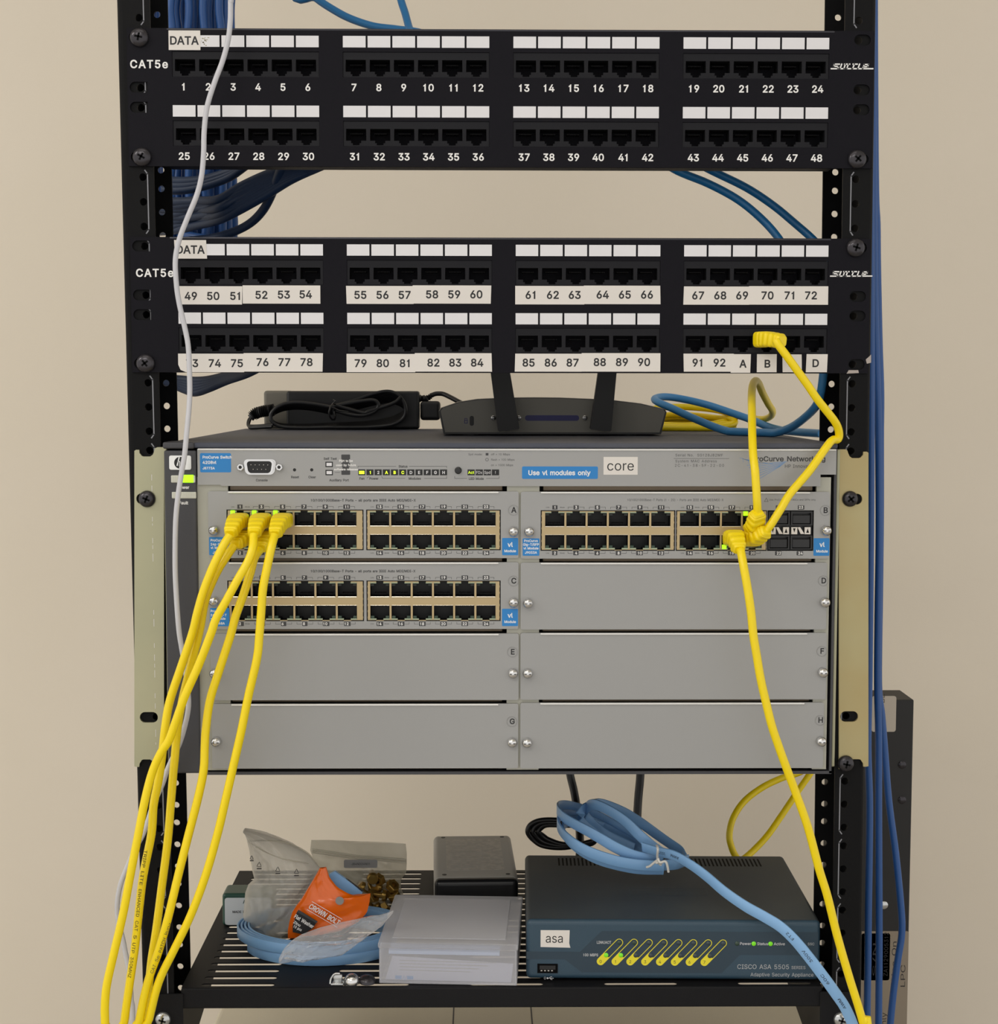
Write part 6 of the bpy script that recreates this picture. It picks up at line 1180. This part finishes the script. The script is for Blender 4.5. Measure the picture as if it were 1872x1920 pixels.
m.plate([(X0+4, SZ+2.5), (X1-4, SZ+2), (X1-2.5, SZ+15), (X0+9, SZ+19)], (), y, y+.6, 0)
for i in range(4): m.strip([(X0+14, SZ+16-i*2.2), (X1-14-i*6, SZ+15.4-i*2.2)], .5, y-.05, 1)
m.strip([(X0+12, SZ+4.2), (X0+22, SZ+4)], 2.4, y-.05, 2); m.plate(circ(X0+17, SZ+4.1, 1.9, 16), (), y-.1, y, 0)
m.strip([(X0+16.2, SZ+3.3), (X0+16.9, SZ+5.4)], .4, y-.15, 2); m.strip([(X0+17.3, SZ+2.4), (X0+18, SZ+4.6)], .4, y-.15, 2)
obj('printed_card', m.rot(BC, BA), [G['card'], G['midgray'], G['logoblue']], label='grey printed card standing behind the front of the frosted box', cat='card')
# ---- flat pale blue cable coiled on edge at the left
t = thing('flat_cable', 'flat pale blue cable coiled on edge at the left of the shelf', 'cable', (-135, 80, SZ))
def oval(cx, cy, rx, ry, z0, a0, a1, dz=0, shrink=0.0, n=70, wob=0.0):
    o = []
    for i in range(n+1):
        k = i/n; a = a0+(a1-a0)*k; r = 1-shrink*k
        o.append(Vector((cx+rx*r*math.cos(a), cy+ry*r*math.sin(a), z0+dz*k+wob*math.sin(a*2+1))))
    return o
pl = oval(-126, 83, 57, 43, SZ+3.9, -math.pi*.9, math.pi*1.1+math.pi*2, 0, .10, 130)
obj('lower_coil', MB().ribbon(pl, [(0, 0, 1)]*len(pl), 7.4, 1.4), G['flat'], t)
pl = oval(-128, 86, 62, 46, SZ+11.6, math.pi*.7, math.pi*.7+math.pi*7.6, .6, .16, 260, .6)
obj('upper_coil', MB().ribbon(pl, [(0, .05, 1)]*len(pl), 7.4, 1.35), G['flat'], t)
# ================================================================ bags and small things on the shelf
def lerp_poly(q, t):
    x = t*(len(q)-1); i = min(int(x), len(q)-2); k = x-i
    return tuple(q[i][j]+(q[i+1][j]-q[i][j])*k for j in range(len(q[i])))
def pillow(Lp, Rp, yc, bulge, n=26, m=20, wr=.9, seed=0, power=.6, lean=0.0, zmin=None):
    """closed bag between two edge polylines (picture points at depth yc): a front and a back sheet"""
    r = random.Random(seed); ph = [(r.uniform(0, 6.3), r.uniform(3, 9), r.uniform(-6, 6), r.uniform(.4, 1)) for _ in range(9)]+[(r.uniform(0, 6.3), r.uniform(9, 24)*r.choice((-1, 1)), r.uniform(-26, 26), r.uniform(.12, .34)) for _ in range(14)]
    b = MB(); V = []
    for side in (-1, 1):
        for i in range(n+1):
            t = i/n; a, c = lerp_poly(Lp, t), lerp_poly(Rp, t)
            for j in range(m+1):
                s = j/m; y0 = yc+lean*t
                pr = (max(0, math.sin(math.pi*s))**power)*(max(0, math.sin(math.pi*min(1, t*.94+.03)))**power)
                w = sum(k[3]*math.sin(k[0]+k[1]*t*2+k[2]*s*2) for k in ph)*wr*.3*min(1, pr*2)
                y = y0+side*bulge*pr+w*(1.0 if side < 0 else .8)
                p = at(a[0]+(c[0]-a[0])*s, a[1]+(c[1]-a[1])*s, y0); q = Vector((p.x, y, p.z+w*.25))
                if zmin is not None: q.z = max(q.z, zmin)
                V.append(q)
    k = (n+1)*(m+1); fs = []
    for o in (0, k):
        for i in range(n):
            for j in range(m):
                a = o+i*(m+1)+j; f = (a, a+m+1, a+m+2, a+1); fs.append(f if o == 0 else f[::-1])
    return b.add(V, fs, 0, True)
# clear bag with recycling marks
t = thing('plastic_bag', 'open clear plastic bag with recycling marks, left behind the orange packet', 'bag', (-165, 92, SZ+8))
L_ = [(457, 1556), (462, 1572), (467, 1592), (470, 1612), (473, 1632), (477, 1648), (466, 1658), (460, 1674), (458, 1695), (456, 1716), (457, 1734), (470, 1748), (490, 1755)]
R_ = [(459, 1556), (508, 1569), (552, 1584), (580, 1602), (600, 1626), (606, 1642), (606, 1660), (604, 1678), (600, 1696), (592, 1714), (580, 1732), (570, 1748), (560, 1758)]
obj('film', pillow(L_, R_, 96, 20, 46, 38, 3.4, 4), G['bag'], t)
m = MB()
for u, v, s in ((486, 1621, 8), (521, 1630, 8), (556, 1634, 8), (472, 1608, 6)):
    q = at(u, v, 72); k = s/2.45
    for d in ((0, 0),):
        P3 = [(q.x-k*.5, q.z-k*.5), (q.x, q.z+k*.6), (q.x+k*.5, q.z-k*.5)]
        for a, c in ((0, 1), (1, 2), (2, 0)):
            A_, C_ = P3[a], P3[c]; m.strip([(A_[0]+(C_[0]-A_[0])*.08, A_[1]+(C_[1]-A_[1])*.08), (A_[0]+(C_[0]-A_[0])*.78, A_[1]+(C_[1]-A_[1])*.78)], .45, 72.2)
    m.strip([(q.x-k*.4, q.z-k*.95), (q.x+k*.4, q.z-k*.95)], .8, 72.2)
obj('recycling_marks', m, G['ink'], t)
p = smooth([at(466, 1577, 96), at(500, 1576, 90), at(540, 1581, 90), at(578, 1600, 93), at(598, 1626, 96)], 6); obj('seal_line', MB().tube(p, .55, 6), G['zip'], t)
p = smooth([at(466, 1578, 96), at(495, 1596, 78), at(530, 1610, 76), at(578, 1619, 84)], 6); obj('seal_line', MB().tube(p, .45, 6), G['zip'], t)
# zip bag of brass hardware
t = thing('zip_bag', 'small clear zip bag holding brass screws, behind the orange packet', 'bag', (-100, 176, SZ))
L_ = [(584, 1575), (582, 1594), (588, 1612), (600, 1628), (612, 1645), (620, 1665), (626, 1685), (640, 1700), (655, 1712)]
R_ = [(761, 1582), (763, 1600), (763, 1618), (762, 1636), (752, 1650), (752, 1664), (758, 1680), (760, 1694), (752, 1708)]
obj('film', pillow(L_, R_, 178, 12, 40, 34, 2.2, 9, .8), G['zip'], t)
a, b = at(586, 1593, 170), at(762, 1612, 170); m = MB().tube([a, (a+b)/2+Vector((0, -1, -1)), b], (.9), 8); m.tube([a+Vector((0, 0, -2)), (a+b)/2+Vector((0, -1, -3)), b+Vector((0, 0, -2))], .7, 8); obj('zip_line', m, G['zip'], t)
a, b = at(645, 1612, 163), at(708, 1627, 163); m = MB().plate(rrect(a.x, b.x, b.z, a.z, 1.2), (), 162.6, 163); m.text('JB4ND24N01', (a.x+b.x)/2, (a.z+b.z)/2, 162.5, 1.7, 1, w=14); obj('part_label', m, [G['midgray'], G['ink']], t)
rr = random.Random(5); spots = []
for row, (v, us) in enumerate(((1698, (668, 688, 708, 727, 744)), (1680, (662, 680, 699, 718, 737)), (1662, (676, 694, 712, 731)), (1648, (700, 716)))):
    for u in us: spots.append((u+rr.uniform(-3, 3), v+rr.uniform(-2, 2), 168+rr.uniform(-5, 5)))
for i, (u, v, y) in enumerate(spots):
    c = at(u, v, y); ax = Vector((rr.uniform(-1, 1), rr.uniform(-1, -.1), rr.uniform(-.6, 1))); ax.normalize(); m = MB()
    if i % 2: m.lathe([(5.4, 0), (5.4, 4), (4.6, 4.4), (2.4, 4.4), (2.4, 1)], c, ax, 6, sm=False)
    else: m.lathe([(2.0, -12), (2.0, 0), (4.8, 0), (4.9, 1.0), (3.9, 2.8), (.4, 3.4)], c, ax, 14)
    m.v = [Vector((q.x, q.y, max(q.z, SZ+.4))) for q in m.v]
    obj('brass_nut' if i % 2 else 'brass_screw', m, G['brass'], label=('brass nut' if i % 2 else 'brass screw')+' inside the small zip bag behind the orange packet', cat='nut' if i % 2 else 'screw', group='brass nuts in the zip bag' if i % 2 else 'brass screws in the zip bag')
# orange packet
t = thing('washer_packet', 'glossy orange packet of flat washers leaning on the clear bag', 'packet', (-140, 66, SZ+8))
L_ = [(600, 1627), (590, 1645), (578, 1665), (566, 1685), (556, 1698), (548, 1711), (543, 1728), (540, 1744), (540, 1760)]
R_ = [(612, 1626), (618, 1645), (633, 1664), (660, 1679), (695, 1675), (693, 1692), (688, 1712), (670, 1730), (640, 1745)]
obj('wrapper', pillow(L_, R_, 64, 4.5, 26, 22, 1.3, 2, .5), G['orange'], t)
yo = 57.5
m = MB().plate([(at(u, v, yo).x, at(u, v, yo).z) for u, v in ((549, 1748), (549, 1735), (557, 1710), (593, 1731), (587, 1740), (570, 1752))], (), yo-.1, yo+.3, 0)
m.plate([(at(u, v, yo).x, at(u, v, yo).z) for u, v in ((557, 1710), (560, 1706), (596, 1728), (593, 1731))], (), yo-.1, yo+.3, 1)
for s, u0, v0, u1, v1, h in (('Flat Washer', 553, 1717, 588, 1738, 2.6), ('Zinc', 551, 1728, 564, 1736, 1.8), ('10 pcs', 551, 1736, 566, 1744, 1.9)):
    a, b = at(u0, v0, yo), at(u1, v1, yo); d = (b-a); w = d.length; d.normalize(); m.text(s, 0, 0, 0, h, 2, 'L', bold=.01, w=w, ux=d, uz=Vector((-d.z, 0, d.x)), org=a+Vector((0, -.2, 0)))
obj('black_panel', m, [G['black'], G['gray'], G['print']], t)
m = MB(); a, b = at(581, 1698, yo), at(637, 1731, yo); d = (b-a); w = d.length; d.normalize(); uz = Vector((-d.z, 0, d.x)); m.text('CROWN BOLT', 0, 0, 0, 3.6, 0, 'L', bold=.01, shear=.15, w=w, ux=d, uz=uz, org=a+Vector((0, -.2, 0)))
for k in (3.4, -3.4): q0, q1 = a+uz*k, b+uz*k; m.strip([(q0.x, q0.z), (q1.x, q1.z)], .35, yo-.1)
obj('printing', m, G['print'], t)
q = at(637, 1689, yo); obj('hang_hole', MB().plate(circ(q.x, q.z, 3.0, 18), (), yo-.1, yo+.2), G['midgray'], t)
m = MB().plate([(at(u, v, 76).x, at(u, v, 76).z) for u, v in ((617, 1640), (628, 1634), (680, 1671), (678, 1684), (650, 1690), (622, 1665))], (), 76, 79, 0); m.plate([(at(u, v, 75.8).x, at(u, v, 75.8).z) for u, v in ((648, 1646), (654, 1649), (682, 1670), (679, 1672))], (), 75.6, 76, 1)
obj('blue_card', m, [G['cardblue'] if False else G['flat'], G['ink']], t)
# crumpled wrap in front of the coil
Tp = [(523, 1797), (533, 1778), (548, 1763), (565, 1752), (600, 1739), (640, 1729), (665, 1724), (690, 1720), (718, 1715), (737, 1707)]
Bt = [(524, 1808), (535, 1806), (552, 1802), (570, 1800), (600, 1798), (640, 1792), (660, 1778), (690, 1754), (718, 1732), (738, 1711)]
t = obj('plastic_wrap', pillow(Tp, Bt, 28, 8, 50, 26, 4.2, 12, .7), G['wrap'], label='crumpled shiny clear wrap lying against the front of the left blue coil', cat='plastic wrap')
# small green and white carton
a, b, q = at(416, 1735, 140), at(470, 1676, 140), on(440, 1737, SZ)
CY_ = q.y; a, b = at(417, 1736, CY_), at(466, 1676, CY_); t = thing('carton', 'small green and white carton at the left edge of the shelf', 'box', (a.x+20, CY_+10, SZ))
gc = Vector((a.x+18, CY_+10, SZ+10)); hz = b.z-SZ
m = MB().rbox(a.x, a.x+38, CY_, CY_+24, SZ+.2, b.z, 2.4, 4); obj('body', m, G['greenbox'], t)
m = MB().plate(rrect(a.x+2.0, a.x+37, SZ+1.2, b.z-3, 2, 4), (), CY_-.12, CY_+.1); m.text('MADE IN', a.x+13, SZ+hz*.45, CY_-.2, 1.7, 1, bold=.01); m.text('A', a.x+17, b.z-6, CY_-.2, 2.6, 2, bold=.01)
obj('white_label', m, [G['boxwhite'], G['ink'], G['greenbox']], t)
# loose hardware at the front edge
a = on(633, 1848, SZ); m = MB(); z = SZ+.2
m.rbox(a.x-4.5, a.x+4.0, a.y-1.2, a.y+.2, z, z+1.6, .3, 2); m.rbox(a.x-3.6, a.x+3.2, a.y+.2, a.y+6, z+.6, z+1.6, .3, 2); m.rbox(a.x-3.4, a.x+3, a.y+3, a.y+5, z+1, z+6.2, .6, 2); m.tube(smooth([(a.x-5, a.y, z+1), (a.x-4.6, a.y+1, z+4), (a.x-2, a.y+1.5, z+7.4), (a.x+1.6, a.y+1.5, z+7.6)], 4), .7, 8)
m.lathe([(2.6, 0), (2.6, 3.2), (1.5, 3.2)], (a.x+5.2, a.y+2.5, z), (.25, -.3, 1), 6, sm=False)
obj('cage_nut', m, G['steel'], label='bright steel cage nut at the front edge of the shelf', cat='nut')
a = on(659, 1848, SZ); m = MB().lathe([(.5, -.2), (4.2, 0), (5.3, 1.2), (5.2, 3.2), (4.0, 5.2), (2.2, 6.3), (.3, 6.6)], (a.x, a.y+3.5, SZ+.5), (.1, -.35, 1), 22); m.v = [Vector((v.x, v.y, max(v.z, SZ+.1))) for v in m.v]
obj('cap_nut', m, G['chrome'], label='shiny domed cap beside the cage nut on the shelf', cat='nut')
a = on(686, 1848, SZ); m = MB().lathe([(.5, -.2), (5.4, 0), (6.0, 1.0), (5.4, 2.8), (3.4, 4.4), (.3, 5.0)], (a.x+.6, a.y+5, SZ+.4), (.1, -.15, 1), 24); m.v = [Vector((v.x, v.y, max(v.z, SZ+.1))) for v in m.v]
obj('loose_screw', m, G['screw'], label='loose black screw head between the shiny cap and the frosted box', cat='screw')
# ================================================================ below and beside the rack
CZ = -760
q0, q1 = on(409, 1893, CZ), on(1537, 1893, CZ)
t = thing('metal_case', 'beige metal case standing below the shelf', 'case', (12, 160, FL))
m = MB().rbox(q0.x, q1.x+6, 60, 292, FL, CZ, 5, 4); obj('housing', m, G['case'], t)
m = MB()
for x in (-36, 30): m.box(x, x+1.2, 64, 288, CZ-.3, CZ+.12)
obj('seam', m, G['gray'], t)
TY = 330
a, b = at(1714.5, 1312, TY), at(1714.5, 1900, TY); x1 = a.x; x0 = x1-68; zt = a.z
t = thing('power_unit', 'tall black power unit standing on end behind the right post', 'power supply', (x0+40, TY+24, FL))
m = MB().rbox(x0, x1, TY, TY+46, FL, zt, 1.2, 3); obj('housing', m, G['tower'], t)
def lbl(name, u0, v0, u1, v1, mats, lines=()):
    A_, B_ = at(u0, v0, TY), at(u1, v1, TY); m = MB().plate(rrect(A_.x, B_.x, B_.z, A_.z, 2), (), TY-.2, TY+.1)
    for s, u, v, w, h in lines:
        q = at(u, v, TY); m.text(s, 0, 0, 0, h, 1, 'L', bold=0, w=w, ux=(0, 0, 1), uz=(-1, 0, 0), org=(q.x, TY-.26, q.z))
    return obj(name, m, mats, t)
lbl('warning_label', 1636, 1305, 1680, 1372, [G['towerlabel'], G['ink']], [('THIS BE', 1654, 1360, 28, 4)])
lbl('rating_label', 1600, 1746, 1700, 1960, [G['towersheet'], G['ink']], [('For Use On', 1675, 1880, 56, 4), ('LPC', 1693, 1850, 20, 4), ('Only', 1657, 1935, 18, 4.5)])
lbl('serial_label', 1616, 1750, 1668, 1838, [G['boxwhite'], G['ink']], [('ZA1129005312', 1661, 1830, 40, 3.6), ('S/N', 1640, 1830, 30, 3.6)])
for u, v, mt in ((1658, 1697, 'steel'), (1692, 1434, 'screw'), (1692, 1500, 'screw')):
    q = at(u, v, TY); obj('screw', MB().lathe([(3.6, 0), (3.6, .5), (2.4, 1.3), (.3, 1.5)], (q.x, TY, q.z), n=18), G[mt], t)
